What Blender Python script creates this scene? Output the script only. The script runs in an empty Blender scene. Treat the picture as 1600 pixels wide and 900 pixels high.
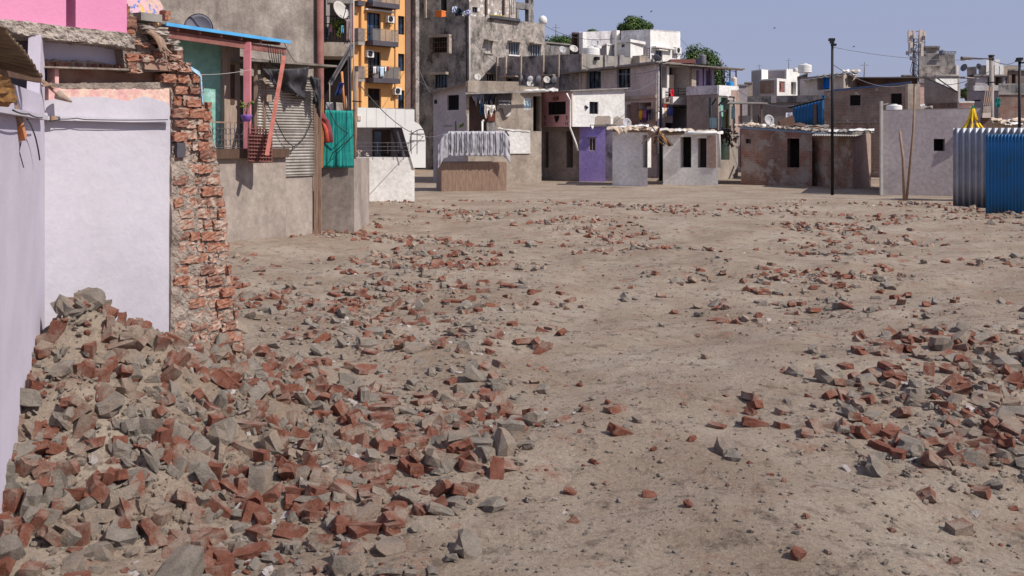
import bpy, math, random
import numpy as np
from mathutils import Vector, noise
S = bpy.context.scene
COL = S.collection
R = math.radians
rnd = random.Random(7)
# ------------------------------------------------------------------ camera, sky, sun, exposure
F, HZ, CZ = 1556.0, 215.0, 2.6          # focal length in photo pixels, horizon row, eye height
cam = bpy.data.cameras.new('camera'); co = bpy.data.objects.new('camera', cam); COL.objects.link(co)
co.location = (0, 0, CZ); co.rotation_euler = (R(90), 0, 0)
cam.sensor_width = 36; cam.lens = F / 1600 * 36; cam.shift_y = -(450 - HZ) / 1600
cam.clip_end = 6000; S.camera = co
SUN_EL, SUN_AZ = R(47), R(64)           # azimuth to the right of straight behind the camera
sdir = Vector((math.sin(SUN_AZ) * math.cos(SUN_EL), -math.cos(SUN_AZ) * math.cos(SUN_EL), math.sin(SUN_EL)))
w = bpy.data.worlds.new("World"); S.world = w; w.use_nodes = True
wn, wl = w.node_tree.nodes, w.node_tree.links
sky = wn.new('ShaderNodeTexSky'); sky.sky_type = 'NISHITA'; sky.sun_disc = False
sky.sun_elevation = SUN_EL; sky.sun_rotation = math.atan2(sdir.x, sdir.y)
sky.air_density = 1.0; sky.dust_density = 1.2; sky.ozone_density = 3.0; sky.altitude = 50
hs = wn.new('ShaderNodeMix'); hs.data_type = 'RGBA'; hs.blend_type = 'MULTIPLY'; hs.inputs[0].default_value = 1
hs.inputs[7].default_value = (1.08, .93, 1.12, 1)
wl.new(sky.outputs[0], hs.inputs[6])
hz = wn.new('ShaderNodeMix'); hz.data_type = 'RGBA'; hz.inputs[0].default_value = .72; hz.inputs[7].default_value = (5.1, 5.75, 8.3, 1)
wl.new(hs.outputs[2], hz.inputs[6]); wl.new(hz.outputs[2], wn['Background'].inputs[0])
wn['Background'].inputs[1].default_value = .075
sl = bpy.data.lights.new('sun', 'SUN'); sl.energy = 4.9; sl.angle = R(.5); sl.color = (1, .95, .87)
so = bpy.data.objects.new('sun', sl); so.rotation_euler = sdir.to_track_quat('Z', 'Y').to_euler(); COL.objects.link(so)
S.view_settings.view_transform = 'Standard'; S.view_settings.look = 'None'
S.view_settings.exposure = 0.0; S.view_settings.gamma = 1

# ------------------------------------------------------------------ materials
def hx(h):
    h = h.lstrip('#'); o = []
    for i in (0, 2, 4):
        v = int(h[i:i+2], 16) / 255
        o.append(v / 12.92 if v <= .04045 else ((v + .055) / 1.055) ** 2.4)
    return (*o, 1)
class NT:
    def __init__(s, name, rough=.9, metal=0.0):
        s.m = bpy.data.materials.new(name); s.m.use_nodes = True
        s.n, s.l = s.m.node_tree.nodes, s.m.node_tree.links
        s.b = s.n['Principled BSDF']; s.b.inputs['Roughness'].default_value = rough
        s.b.inputs['Metallic'].default_value = metal; s.b.inputs['Specular IOR Level'].default_value = .3
        s.tc = s.n.new('ShaderNodeTexCoord')
    def noise(s, scale, detail=6, st=(1, 1, 1), rough=.6, loc=(0, 0, 0)):
        mp = s.n.new('ShaderNodeMapping'); mp.inputs['Scale'].default_value = st; mp.inputs['Location'].default_value = loc
        s.l.new(s.tc.outputs['Object'], mp.inputs[0])
        t = s.n.new('ShaderNodeTexNoise'); t.inputs['Scale'].default_value = scale
        t.inputs['Detail'].default_value = detail; t.inputs['Roughness'].default_value = rough
        s.l.new(mp.outputs[0], t.inputs['Vector']); return t.outputs[0]
    def ramp(s, src, a, b):
        r = s.n.new('ShaderNodeMapRange'); r.inputs[1].default_value = a; r.inputs[2].default_value = b
        r.clamp = True; s.l.new(src, r.inputs[0]); return r.outputs[0]
    def mix(s, f, a, b, mode='MIX'):
        x = s.n.new('ShaderNodeMix'); x.data_type = 'RGBA'; x.blend_type = mode
        for i, v in ((0, f), (6, a), (7, b)):
            if hasattr(v, 'links'): s.l.new(v, x.inputs[i])
            else: x.inputs[i].default_value = v
        return x.outputs[2]
    def done(s, col, bump=None, strength=.3, dist=.02):
        if hasattr(col, 'links'): s.l.new(col, s.b.inputs['Base Color'])
        else: s.b.inputs['Base Color'].default_value = col
        if bump is not None:
            b = s.n.new('ShaderNodeBump'); b.inputs['Strength'].default_value = strength; b.inputs['Distance'].default_value = dist
            s.l.new(bump, b.inputs['Height']); s.l.new(b.outputs[0], s.b.inputs['Normal'])
        return s.m
MATS = {}
def plaster(key, base, alt, dirt='#2b2826', sc=.6, lo=.42, hi=.6, streak=.55, fine=6, bump=.35, grime=.0, patch=None, pth=(.6, .62), grain=.35):
    """painted or bare render: broad mottling, vertical rain streaks with dark mould, fine grain"""
    if key in MATS: return MATS[key]
    t = NT(key)
    c = t.mix(t.ramp(t.noise(sc, 8), lo, hi), hx(base), hx(alt))
    if patch: c = t.mix(t.ramp(t.noise(sc * 1.4, 9, loc=(5, 3, 1), rough=.65), *pth), c, hx(patch))
    if streak:
        f = t.ramp(t.noise(1.6, 8, (1, 1, .16), .7), .5, .72)
        g = t.ramp(t.noise(.35, 5, loc=(9, 1, 4)), .38, .62)
        mu = t.n.new('ShaderNodeMath'); mu.operation = 'MULTIPLY'; t.l.new(f, mu.inputs[0]); t.l.new(g, mu.inputs[1])
        m2 = t.n.new('ShaderNodeMath'); m2.operation = 'MULTIPLY'; t.l.new(mu.outputs[0], m2.inputs[0]); m2.inputs[1].default_value = streak
        c = t.mix(m2.outputs[0], c, hx(dirt))
    if grime:
        f = t.ramp(t.noise(1.1, 9, (1, 1, .6), .75, (2, 7, 3)), .48, .66)
        m2 = t.n.new('ShaderNodeMath'); m2.operation = 'MULTIPLY'; t.l.new(f, m2.inputs[0]); m2.inputs[1].default_value = grime
        c = t.mix(m2.outputs[0], c, hx(dirt))
    n = t.noise(fine, 8, rough=.7)
    c = t.mix(grain, c, t.mix(t.ramp(n, .35, .65), (.45, .45, .45, 1), (1.3, 1.3, 1.3, 1)), 'MULTIPLY')
    MATS[key] = t.done(c, n, bump, .03); return MATS[key]
def bricks(key, c1, c2, mortar, row=.1, msize=.012, dirt=.5, plast=None, pth=(.58, .64)):
    if key in MATS: return MATS[key]
    t = NT(key); b = t.n.new('ShaderNodeTexBrick'); t.l.new(t.tc.outputs['UV'], b.inputs['Vector'])
    b.inputs['Color1'].default_value = hx(c1); b.inputs['Color2'].default_value = hx(c2); b.inputs['Mortar'].default_value = hx(mortar)
    b.inputs['Scale'].default_value = 1; b.inputs['Brick Width'].default_value = .24; b.inputs['Row Height'].default_value = row
    b.inputs['Mortar Size'].default_value = msize; b.inputs['Mortar Smooth'].default_value = .2; b.inputs['Bias'].default_value = -.1
    c = t.mix(t.ramp(t.noise(1.3, 9, rough=.75), .4, .68), b.outputs[0], hx(mortar))
    c = t.mix(dirt, c, t.mix(t.ramp(t.noise(.8, 8, (1, 1, .5)), .35, .65), (.3, .27, .25, 1), (1.25, 1.2, 1.15, 1)), 'MULTIPLY')
    if plast: c = t.mix(t.ramp(t.noise(1.5, 9, loc=(3, 3, 3), rough=.7), *pth), c, hx(plast))
    MATS[key] = t.done(c, b.outputs[1], -.5, .02); return MATS[key]
def flat(key, col, rough=.7, metal=0., var=.3, sc=5, bump=.15, alt=None, st=(1, 1, 1), lo=.35, hi=.65):
    if key in MATS: return MATS[key]
    t = NT(key, rough, metal); n = t.noise(sc, 7, st, .65); c = hx(col)
    if alt: c2 = t.mix(t.ramp(n, lo, hi), c, hx(alt))
    else:
        f = t.ramp(n, .3, .7); c2 = t.mix(f, tuple(v * (1 - var) for v in c[:3]) + (1,), tuple(min(1, v * (1 + var)) for v in c[:3]) + (1,))
    MATS[key] = t.done(c2, n, bump, .01); return MATS[key]
def glassm(key='dark_window_glass', col='#0c0f14'):
    if key in MATS: return MATS[key]
    t = NT(key, .12); t.b.inputs['Specular IOR Level'].default_value = .5
    MATS[key] = t.done(t.mix(t.ramp(t.noise(1.2, 4), .4, .6), hx(col), hx('#1c2026'))); return MATS[key]

# ------------------------------------------------------------------ mesh building
def V(*a): return Vector(a)
def P(px, py, Y): return V((px - 800) / F * Y, Y, CZ + (HZ - py) / F * Y)
def G(px, Y, z=0): return V((px - 800) / F * Y, Y, z)
class MB:
    def __init__(s): s.v, s.f, s.sm = [], [], []
    def add(s, vs, fs, smooth=False):
        o = len(s.v); s.v += [tuple(x) for x in vs]; s.f += [tuple(i + o for i in f) for f in fs]; s.sm += [smooth] * len(fs); return s
    def hexa(s, q):      # 8 corners: bottom ring then top ring
        return s.add(q, [(3, 2, 1, 0), (4, 5, 6, 7), (0, 1, 5, 4), (1, 2, 6, 5), (2, 3, 7, 6), (3, 0, 4, 7)])
    def box(s, a, b):
        x0, y0, z0 = a; x1, y1, z1 = b
        return s.hexa([(x0, y0, z0), (x1, y0, z0), (x1, y1, z0), (x0, y1, z0), (x0, y0, z1), (x1, y0, z1), (x1, y1, z1), (x0, y1, z1)])
    def obox(s, c, ax, ay, az):
        c = Vector(c); return s.hexa([c - ax - ay - az, c + ax - ay - az, c + ax + ay - az, c - ax + ay - az, c - ax - ay + az, c + ax - ay + az, c + ax + ay + az, c - ax + ay + az])
    def bar(s, a, b, wd, dp=None):
        a, b = Vector(a), Vector(b); d = b - a; L = d.length
        if L < 1e-6: return s
        d /= L; up = V(0, 0, 1) if abs(d.z) < .9 else V(0, 1, 0)
        x = d.cross(up).normalized(); y = x.cross(d)
        return s.obox((a + b) / 2, x * wd / 2, y * (dp or wd) / 2, d * L / 2)
    def tube(s, pts, r, n=8, r2=None):
        pts = [Vector(p) for p in pts]; m = len(pts); vs = []; fs = []
        for i, p in enumerate(pts):
            d = (pts[min(i + 1, m - 1)] - pts[max(i - 1, 0)]).normalized()
            up = V(0, 0, 1) if abs(d.z) < .9 else V(0, 1, 0); x = d.cross(up).normalized(); y = x.cross(d)
            rr = r + (r2 - r) * i / (m - 1) if r2 is not None else r
            vs += [p + (x * math.cos(k * 6.2832 / n) + y * math.sin(k * 6.2832 / n)) * rr for k in range(n)]
        for i in range(m - 1):
            for k in range(n):
                a = i * n + k; b = i * n + (k + 1) % n; fs.append((a, b, b + n, a + n))
        fs.append(tuple(range(n))[::-1]); fs.append(tuple((m - 1) * n + k for k in range(n)))
        return s.add(vs, fs, True)
    def lathe(s, c, prof, n=20):
        c = Vector(c); vs = []; fs = []; m = len(prof)
        for r, z in prof: vs += [c + V(r * math.cos(k * 6.2832 / n), r * math.sin(k * 6.2832 / n), z) for k in range(n)]
        for i in range(m - 1):
            for k in range(n): a = i * n + k; b = i * n + (k + 1) % n; fs.append((a, b, b + n, a + n))
        fs.append(tuple(range(n))[::-1]); fs.append(tuple((m - 1) * n + k for k in range(n)))
        return s.add(vs, fs, True)
    def poly(s, pts, n_off):     # extruded polygon
        n = len(pts); pts = [Vector(p) for p in pts]; q = [p + n_off for p in pts]
        return s.add(pts + q, [tuple(range(n)), tuple(range(n, 2 * n))[::-1]] + [(i, i + n, (i + 1) % n + n, (i + 1) % n) for i in range(n)])
    def grid(s, fn, nu, nv, thick=None, smooth=True):
        vs = [Vector(fn(i / nu, j / nv)) for j in range(nv + 1) for i in range(nu + 1)]
        fs = [(j * (nu + 1) + i, j * (nu + 1) + i + 1, (j + 1) * (nu + 1) + i + 1, (j + 1) * (nu + 1) + i) for j in range(nv) for i in range(nu)]
        if thick is not None:
            n = len(vs); vs2 = [v + thick for v in vs]; e = []
            fs2 = [tuple(i + n for i in f)[::-1] for f in fs]
            ring = [i for i in range(nu + 1)] + [(j) * (nu + 1) + nu for j in range(1, nu and nv + 1)] + [nv * (nu + 1) + i for i in range(nu - 1, -1, -1)] + [j * (nu + 1) for j in range(nv - 1, 0, -1)]
            for a, b in zip(ring, ring[1:] + ring[:1]): e.append((b, a, a + n, b + n))
            return s.add(vs + vs2, fs + fs2 + e, smooth)
        return s.add(vs, fs, smooth)
    def chunk(s, c, sx, sy, sz, rot, jit=.18, sub=0, rg=rnd, rnd_=0):
        """a broken lump: jittered box"""
        c = Vector(c); vs = []
        n = 2 + sub; idx = {}
        for i in range(n):
            for j in range(n):
                for k in range(n):
                    if sub and 0 < i < n-1 and 0 < j < n-1 and 0 < k < n-1: continue
                    idx[i, j, k] = len(vs); qx, qy, qz = i / (n-1) - .5, j / (n-1) - .5, k / (n-1) - .5; rr = (.62 / max(.3, math.sqrt(qx*qx + qy*qy + qz*qz))) * rnd_ + 1 - rnd_; p = V(qx * sx, qy * sy, qz * sz) * rr
                    p += V(rg.uniform(-1, 1) * sx, rg.uniform(-1, 1) * sy, rg.uniform(-1, 1) * sz) * jit * .5
                    p.rotate(rot); vs.append(c + p)
        fs = []
        for a in range(n-1):
            for b in range(n-1):
                for e, fl in ((0, 1), (n-1, 0)):
                    for q in ([(e, a, b), (e, a, b+1), (e, a+1, b+1), (e, a+1, b)], [(b, e, a), (b+1, e, a), (b+1, e, a+1), (b, e, a+1)], [(a, b, e), (a, b+1, e), (a+1, b+1, e), (a+1, b, e)]):
                        ids = tuple(idx[t] for t in q); fs.append(ids if fl else ids[::-1])
        return s.add(vs, fs)
    def build(s, name, mat, parent=None, origin=None):
        me = bpy.data.meshes.new(name); o = bpy.data.objects.new(name, me); COL.objects.link(o)
        if parent is not None:
            o.parent = parent; org = Vector(parent.get('_org', (0, 0, 0)))
        elif origin is not None: org = Vector(origin); o.location = org
        else:
            xs = np.array(s.v); org = Vector(((xs[:, 0].min() + xs[:, 0].max()) / 2, (xs[:, 1].min() + xs[:, 1].max()) / 2, xs[:, 2].min())); o.location = org
        o['_org'] = tuple(org)
        me.from_pydata([(a - org.x, b - org.y, c - org.z) for a, b, c in s.v], [], s.f)
        me.polygons.foreach_set('use_smooth', s.sm)
        me.update(); nl = len(me.loops)
        co_ = np.array(s.v, dtype=float); li = np.empty(nl, int); me.loops.foreach_get('vertex_index', li)
        pn = np.empty(len(me.polygons) * 3); me.polygons.foreach_get('normal', pn); pn = pn.reshape(-1, 3)
        lt = np.empty(len(me.polygons), int); me.polygons.foreach_get('loop_total', lt); nn = np.repeat(pn, lt, 0); pp = co_[li]
        h = np.hypot(nn[:, 0], nn[:, 1]); vert = h > .5; hh = np.maximum(h, 1e-6)
        u = np.where(vert, (-nn[:, 1] * pp[:, 0] + nn[:, 0] * pp[:, 1]) / hh, pp[:, 0]); v = np.where(vert, pp[:, 2], pp[:, 1])
        uv = me.uv_layers.new(name='UVMap'); uv.data.foreach_set('uv', np.stack([u, v], 1).ravel())
        me.materials.append(mat); return o
def tag(o, label, cat, group=None, kind=None):
    if label: o['label'] = label
    if cat: o['category'] = cat
    if group: o['group'] = group
    if kind: o['kind'] = kind
    return o
def thing(name, label, cat, loc, group=None):
    o = bpy.data.objects.new(name, None); COL.objects.link(o); o.location = loc; o['_org'] = tuple(loc); o.empty_display_size = .2
    return tag(o, label, cat, group)
def struct(o): o['kind'] = 'structure'; return o
class Fac:
    """vertical plane over the ground line a->b (left to right seen from outside)"""
    def __init__(s, a, b):
        s.a, s.b = Vector((a[0], a[1], 0)), Vector((b[0], b[1], 0)); d = s.b - s.a; s.L = d.length; s.u = d / s.L; s.n = V(s.u.y, -s.u.x, 0)
    def p(s, u, z, o=0): q = s.a + s.u * u + s.n * o; return V(q.x, q.y, z)
    def hit(s, px, py, off=0):
        k = (px - 800) / F; a = s.a + s.n * off; t = (a.y * s.u.x - a.x * s.u.y) / (s.u.x - k * s.u.y)
        q = V(k * t, t, 0); return (q - a).dot(s.u), CZ + (HZ - py) / F * t
    def P(s, px, py, off=0): u, z = s.hit(px, py, off); return s.p(u, z, off)
    def rect(s, x0, y0, x1, y1, off=0):
        xm = (x0 + x1) / 2; u0, _ = s.hit(x0, y0, off); u1, _ = s.hit(x1, y0, off); _, z1 = s.hit(xm, y0, off); _, z0 = s.hit(xm, y1, off); return u0, z0, u1, z1
    def box(s, mb, u0, z0, u1, z1, o0, o1):   # o0 inner, o1 outer
        return mb.hexa([s.p(u0, z0, o1), s.p(u1, z0, o1), s.p(u1, z0, o0), s.p(u0, z0, o0), s.p(u0, z1, o1), s.p(u1, z1, o1), s.p(u1, z1, o0), s.p(u0, z1, o0)])
def wall_mb(fac, z0, za, zb, holes=(), u0=0, u1=None, thick=.2):
    """wall sheet with real openings and reveals; za/zb top heights at the two ends"""
    u1 = fac.L if u1 is None else u1; mb = MB(); zt = lambda u: za + (zb - za) * u / fac.L
    us = sorted({u0, u1, *[min(max(h[k], u0), u1) for h in holes for k in (0, 2)]}); zm = min(za, zb)
    zs = sorted({z0, *[min(max(h[k], z0), zm - .02) for h in holes for k in (1, 3)]})
    def inh(u, z): return any(h[0] < u < h[2] and h[1] < z < h[3] for h in holes)
    for i in range(len(us) - 1):
        for j in range(len(zs)):
            a, b = us[i], us[i+1]; c = zs[j]; last = j == len(zs) - 1
            ta, tb = (zt(a), zt(b)) if last else (zs[j+1], zs[j+1])
            if b - a < 1e-5 or (not last and inh((a+b)/2, (c+ta)/2)): continue
            mb.add([fac.p(a, c), fac.p(b, c), fac.p(b, tb), fac.p(a, ta)], [(0, 1, 2, 3)])
    for h in holes:
        a, c, b, d = h[:4]; t = h[4] if len(h) > 4 else .2
        F0 = [fac.p(a, c), fac.p(b, c), fac.p(b, d), fac.p(a, d)]; B0 = [fac.p(a, c, -t), fac.p(b, c, -t), fac.p(b, d, -t), fac.p(a, d, -t)]
        mb.add(F0 + B0, [(0, 4, 5, 1), (1, 5, 6, 2), (2, 6, 7, 3), (3, 7, 4, 0)])
    return mb
M = lambda k: MATS[k]
# palette
plaster('grey_cement', '#8d8782', '#a39c95', streak=.7)
plaster('dark_cement', '#85807f', '#a39c97', streak=1., grime=.9, dirt='#191819', grain=.5)
plaster('light_weathered', '#b2a8a0', '#8e8680', streak=1., grime=.95, dirt='#3b3633', sc=1.6, fine=5, bump=.6, grain=.6)
plaster('tan_cement', '#9a8c7f', '#b3a597', streak=.5, grime=.3)
plaster('bare_grey_render', '#b5aba6', '#c5bbb5', streak=.35, sc=.9)
plaster('brown_render', '#968980', '#a79a90', streak=.4, grime=.3)
plaster('lilac_grey_render', '#a89e9f', '#b6acac', streak=.12, sc=.35, grime=.12, dirt='#77706e')
plaster('white_render', '#e9e6e2', '#d6d2cd', streak=.25, dirt='#8b857d')
plaster('stained_white', '#dcd8d8', '#b9b4b6', streak=.9, dirt='#55504f', grime=.35)
plaster('pink_brown', '#d2a19f', '#c49391', streak=.25)
plaster('tan_pink', '#b0958a', '#9f887c', streak=.4)
plaster('teal_paint', '#86b5a8', '#78a699', streak=.2, patch='#9dc4ba')
plaster('pale_teal', '#a5c8c6', '#93b8b8', streak=.2)
plaster('purple_paint', '#8f7cb8', '#9c8ac4', streak=.2)
plaster('lilac_paint', '#b3a0c2', '#a390b2', streak=.2)
plaster('orange_paint', '#e2ae72', '#d9a368', streak=.08, sc=.2, bump=.1, fine=12, grain=.06)
plaster('brown_paint', '#75605a', '#6b5751', streak=.1)
plaster('old_concrete_wall', '#8a7f77', '#a89d93', dirt='#4b4340', sc=.9, streak=.8, grime=.45, fine=10, bump=.7)
plaster('pink_plaster', '#d286a9', '#d68cad', streak=0, sc=.6, patch='#d8859b', pth=(.6, .75), bump=.25, fine=30, grain=.06)
plaster('white_plaster', '#bfbac2', '#b1acb5', streak=.15, dirt='#8d8480', sc=.7, bump=.15, fine=20, grain=.06)
plaster('lavender_plaster', '#b8b0bd', '#c0b8c5', streak=0, sc=1.2, bump=.15, fine=20, grain=.06)
plaster('lilac_white', '#c9c6d8', '#bdbacf', streak=0, sc=1.2, bump=.15, fine=20, grain=.06)
plaster('peeled_pink', '#d7a5a2', '#dcc0ad', streak=0, sc=5, bump=.3, fine=25)
plaster('rough_mortar', '#ad9d91', '#8f8278', dirt='#5e544e', sc=7, streak=0, grime=.35, fine=34, bump=1., patch='#bfb1a6', pth=(.55, .7))
plaster('broken_concrete', '#c8bbb0', '#a99c91', dirt='#5a524b', sc=9, streak=0, grime=.4, fine=40, bump=1.)
flat('broken_brick', '#85503d', .95, sc=22, bump=1., alt='#a98571', lo=.4, hi=.7)
flat('dusty_broken_brick', '#95634f', .95, sc=16, bump=1., alt='#a8978a', lo=.42, hi=.58)
flat('dark_broken_brick', '#6b4034', .95, sc=22, bump=1., alt='#8f7163')
flat('smooth_old_brick', '#8a6253', .95, sc=4, bump=.5, alt='#9d8474', st=(1, 1, 1.6))
bricks('red_brick', '#7f5143', '#6b4539', '#8b8079')
bricks('grey_brick', '#8f6f63', '#6d584f', '#a29489', plast='#c9bfb5', pth=(.62, .64))
bricks('dusty_brick', '#955f4d', '#764c3d', '#8f8379', plast='#9d9086', pth=(.5, .6))
bricks('brown_brick', '#7f574b', '#63463d', '#8b7c73')
flat('weathered_wood', '#7d6353', .9, sc=3, st=(8, 8, .8), alt='#a08775', bump=.5)
flat('pale_wood', '#a8968a', .9, sc=3, st=(6, 6, .8), alt='#8f7b6c', bump=.4)
flat('dark_wood', '#4d3a31', .9, sc=3, st=(6, 6, .8), alt='#604a3e', bump=.4)
flat('yellow_wood', '#9a6f38', .9, sc=5, alt='#6c4a26', bump=.7)
flat('cut_wood', '#d08c5e', .9, sc=9, alt='#b87850', bump=.4)
flat('pink_post_paint', '#d68a92', .6, sc=4, alt='#c1757c', bump=.2)
flat('salmon_paint', '#cf7f70', .7, sc=5, alt='#a9655a', bump=.3)
flat('rusty_sheet', '#5b4a3c', .8, .2, sc=3, alt='#7a6750', bump=.3)
flat('galvanised', '#a7a19b', .5, .35, sc=2.5, alt='#847d76', bump=.15)
flat('fence_zinc', '#b3b4ba', .5, .3, sc=1.5, alt='#95979e', bump=.1)
flat('blue_sheet', '#2a6a9e', .7, 0., sc=1.2, alt='#3c5f78', lo=.45, hi=.7, bump=.1)
flat('blue_edge', '#5aa9dc', .5, sc=2, alt='#4a97cc')
flat('pale_blue_flake', '#9fc0d4', .8)
flat('old_roof_sheet', '#8a8279', .8, .1, sc=2, alt='#5d564f', bump=.3)
flat('white_panel', '#ecebe8', .4, sc=.8, alt='#dfdedb', bump=.02)
flat('panel_gap', '#77726e', .8)
flat('dark_steel', '#1d1c20', .5, .4, var=.3)
flat('grey_steel', '#6f6c6e', .5, .5, var=.3)
flat('pole_concrete', '#aaa097', .9, sc=3, alt='#8d847c', st=(1, 1, .3))
flat('black_plastic', '#1a1a1c', .5, var=.4)
flat('white_plastic', '#e4e2de', .45, sc=2, alt='#cdcac5')
flat('pale_plastic', '#d8c8bb', .5, sc=2, alt='#c9b8aa')
flat('dish_grey', '#b4b2b4', .6, sc=2, alt='#96949a')
flat('dish_violet', '#77757f', .8, sc=2, alt='#888590')
flat('dish_dark', '#6d6c74', .6, sc=2, alt='#5b5a61')
flat('dish_pale', '#bdb8b2', .6, sc=2, alt='#a5a09a')
flat('purple_pot', '#7d58a8', .5)
flat('soil', '#3a2c22', 1)
flat('blue_barrel', '#2f86c2', .5)
flat('red_oxide', '#7c4e48', .8, sc=3, alt='#8f625a')
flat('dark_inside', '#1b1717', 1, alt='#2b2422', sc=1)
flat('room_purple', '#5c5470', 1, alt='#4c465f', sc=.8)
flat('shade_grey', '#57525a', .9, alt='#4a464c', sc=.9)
flat('brown_shutter', '#54423c', .8, sc=2, st=(9, 9, .5), alt='#3f312d')
flat('tarp_black', '#2e2c30', .6, sc=4, alt='#48464b', bump=.4)
flat('tarp_silver', '#b4b2b8', .6, sc=3, alt='#9b99a0', bump=.3)
flat('tarp_white', '#e6e3df', .7, sc=3, alt='#bdb7b0', bump=.4)
flat('tarp_tan', '#b09a86', .8, sc=3, alt='#cdbda9', bump=.5)
glassm()
glassm('blue_window_glass', '#39506b')
def cloth(col): return flat('cloth_' + col.strip('#'), col, .95, sc=7, bump=.3, var=.25)

# ------------------------------------------------------------------ house builder
class House:
    def __init__(s, name, label, pts, tops, cat='house', zb=-.3, back=6, group=None):
        """pts: 2 or 3 (px, Y) corners seen left to right; tops: photo row of the wall top at each corner"""
        q = [G(p[0], p[1]) for p in pts]; zt = [CZ + (HZ - t) / F * p[1] for t, p in zip(tops, pts)]
        n0 = len(q); k = (q[0] if (pts[0][0] + pts[-1][0]) / 2 > 800 else q[-1]).normalized() * back   # side walls run along the sight line
        q += [q[-1] + k, q[0] + k]; zt += [zt[n0 - 1], zt[0]]
        s.q, s.zt, s.zb, s.nf = q, zt, zb, n0 - 1; s.fac = [Fac(q[m], q[m + 1]) for m in range(n0 - 1)]; s.holes = [[], []]
        c = sum(q, V(0, 0, 0)) / len(q); s.root = thing(name, label, cat, (c.x, c.y, zb), group)
    def hole(s, i, x0, y0, x1, y1, t=.2):
        r = s.fac[i].rect(x0, y0, x1, y1); s.holes[i].append((*r, t)); return r
    def back(s, i, r, t, mat, name='inner_wall'):
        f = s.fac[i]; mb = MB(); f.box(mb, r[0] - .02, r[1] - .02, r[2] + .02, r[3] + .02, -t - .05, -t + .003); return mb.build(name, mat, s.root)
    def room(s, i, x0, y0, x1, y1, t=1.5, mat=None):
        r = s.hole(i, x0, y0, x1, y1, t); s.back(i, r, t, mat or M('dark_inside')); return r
    def win(s, i, x0, y0, x1, y1, bars=2, hb=0, fm='grey_steel', gm='dark_window_glass', t=.16, fw=.05, hood=None, sill=None, name='window', proud=0, grille=False):
        f = s.fac[i]; r = s.hole(i, x0, y0, x1, y1, t); u0, z0, u1, z1 = r; fr = MB()
        o0, o1 = -t + .02, -t + .07
        for a in ((u0, z0, u0 + fw, z1), (u1 - fw, z0, u1, z1), (u0 + fw, z0, u1 - fw, z0 + fw), (u0 + fw, z1 - fw, u1 - fw, z1)): f.box(fr, *a, o0, o1)
        for k in range(bars):
            u = u0 + (u1 - u0) * (k + 1) / (bars + 1); f.box(fr, u - fw * .35, z0 + fw, u + fw * .35, z1 - fw, o0, o1 - .005)
        for k in range(hb):
            z = z0 + (z1 - z0) * (k + 1) / (hb + 1); f.box(fr, u0 + fw, z - .015, u1 - fw, z + .015, o0 + .01, o1 - .01)
        wo = fr.build(name, M(fm), s.root)
        pn = MB(); f.box(pn, u0 - .02, z0 - .02, u1 + .02, z1 + .02, -t - .04, -t + .02 - .003); pn.build('pane', M(gm), wo)
        if grille:
            g = MB(); n = max(3, int((u1 - u0) / .13))
            for k in range(1, n): g.bar(f.p(u0 + (u1 - u0) * k / n, z0, -.04), f.p(u0 + (u1 - u0) * k / n, z1, -.04), .022)
            g.build('grille', M('dark_steel'), wo)
        if sill: g = MB(); f.box(g, u0 - .08, z0 - .09, u1 + .08, z0 - .003, -.02, .09); g.build('sill', M(sill), wo)
        if hood:
            g = MB(); e = .15; d = .55
            g.hexa([f.p(u0 - e, z1 + .05, .004), f.p(u1 + e, z1 + .05, .004), f.p(u1 + e, z1 + .12, .004), f.p(u0 - e, z1 + .12, .004),
                    f.p(u0 - e, z1 - .02, d), f.p(u1 + e, z1 - .02, d), f.p(u1 + e, z1 + .06, d), f.p(u0 - e, z1 + .06, d)])
            g.build('window_hood', M(hood), wo)
        return wo
    def bx(s, i, x0, y0, x1, y1, o0, o1, name, mat):
        mb = MB(); s.fac[i].box(mb, *s.fac[i].rect(x0, y0, x1, y1), o0, o1); return mb.build(name, mat if not isinstance(mat, str) else M(mat), s.root)
    def done(s, m0, m1=None, mb_=None, roof='old_roof_sheet', over=.15, th=.12, parapet=0, drop=.0):
        q, zt = s.q, s.zt
        wall_mb(s.fac[0], s.zb, zt[0], zt[1], s.holes[0]).build('wall', M(m0), s.root)
        if s.nf == 2: wall_mb(s.fac[1], s.zb, zt[1], zt[2], s.holes[1]).build('wall', M(m1 or m0), s.root)
        mb = MB(); N = len(q)
        for a in range(s.nf, N):
            b = (a + 1) % N; mb.add([V(q[a].x, q[a].y, s.zb), V(q[b].x, q[b].y, s.zb), V(q[b].x, q[b].y, zt[b]), V(q[a].x, q[a].y, zt[a])], [(0, 1, 2, 3)])
        mb.build('rear_wall', M(mb_ or m0), s.root)
        c = sum(q, V(0, 0, 0)) / N; rb = MB(); ring = []
        for k in range(N):
            d = (q[k] - c); e = q[k] + d.normalized() * over if over else q[k] - d.normalized() * .02
            ring.append(V(e.x, e.y, zt[k] - parapet + .003))
        rb.add(ring + [v + V(0, 0, th) for v in ring], [tuple(range(N))[::-1], tuple(range(N, 2 * N))] + [(k, (k + 1) % N, (k + 1) % N + N, k + N) for k in range(N)])
        rb.build('roof', M(roof), s.root)
        return s.root

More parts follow.
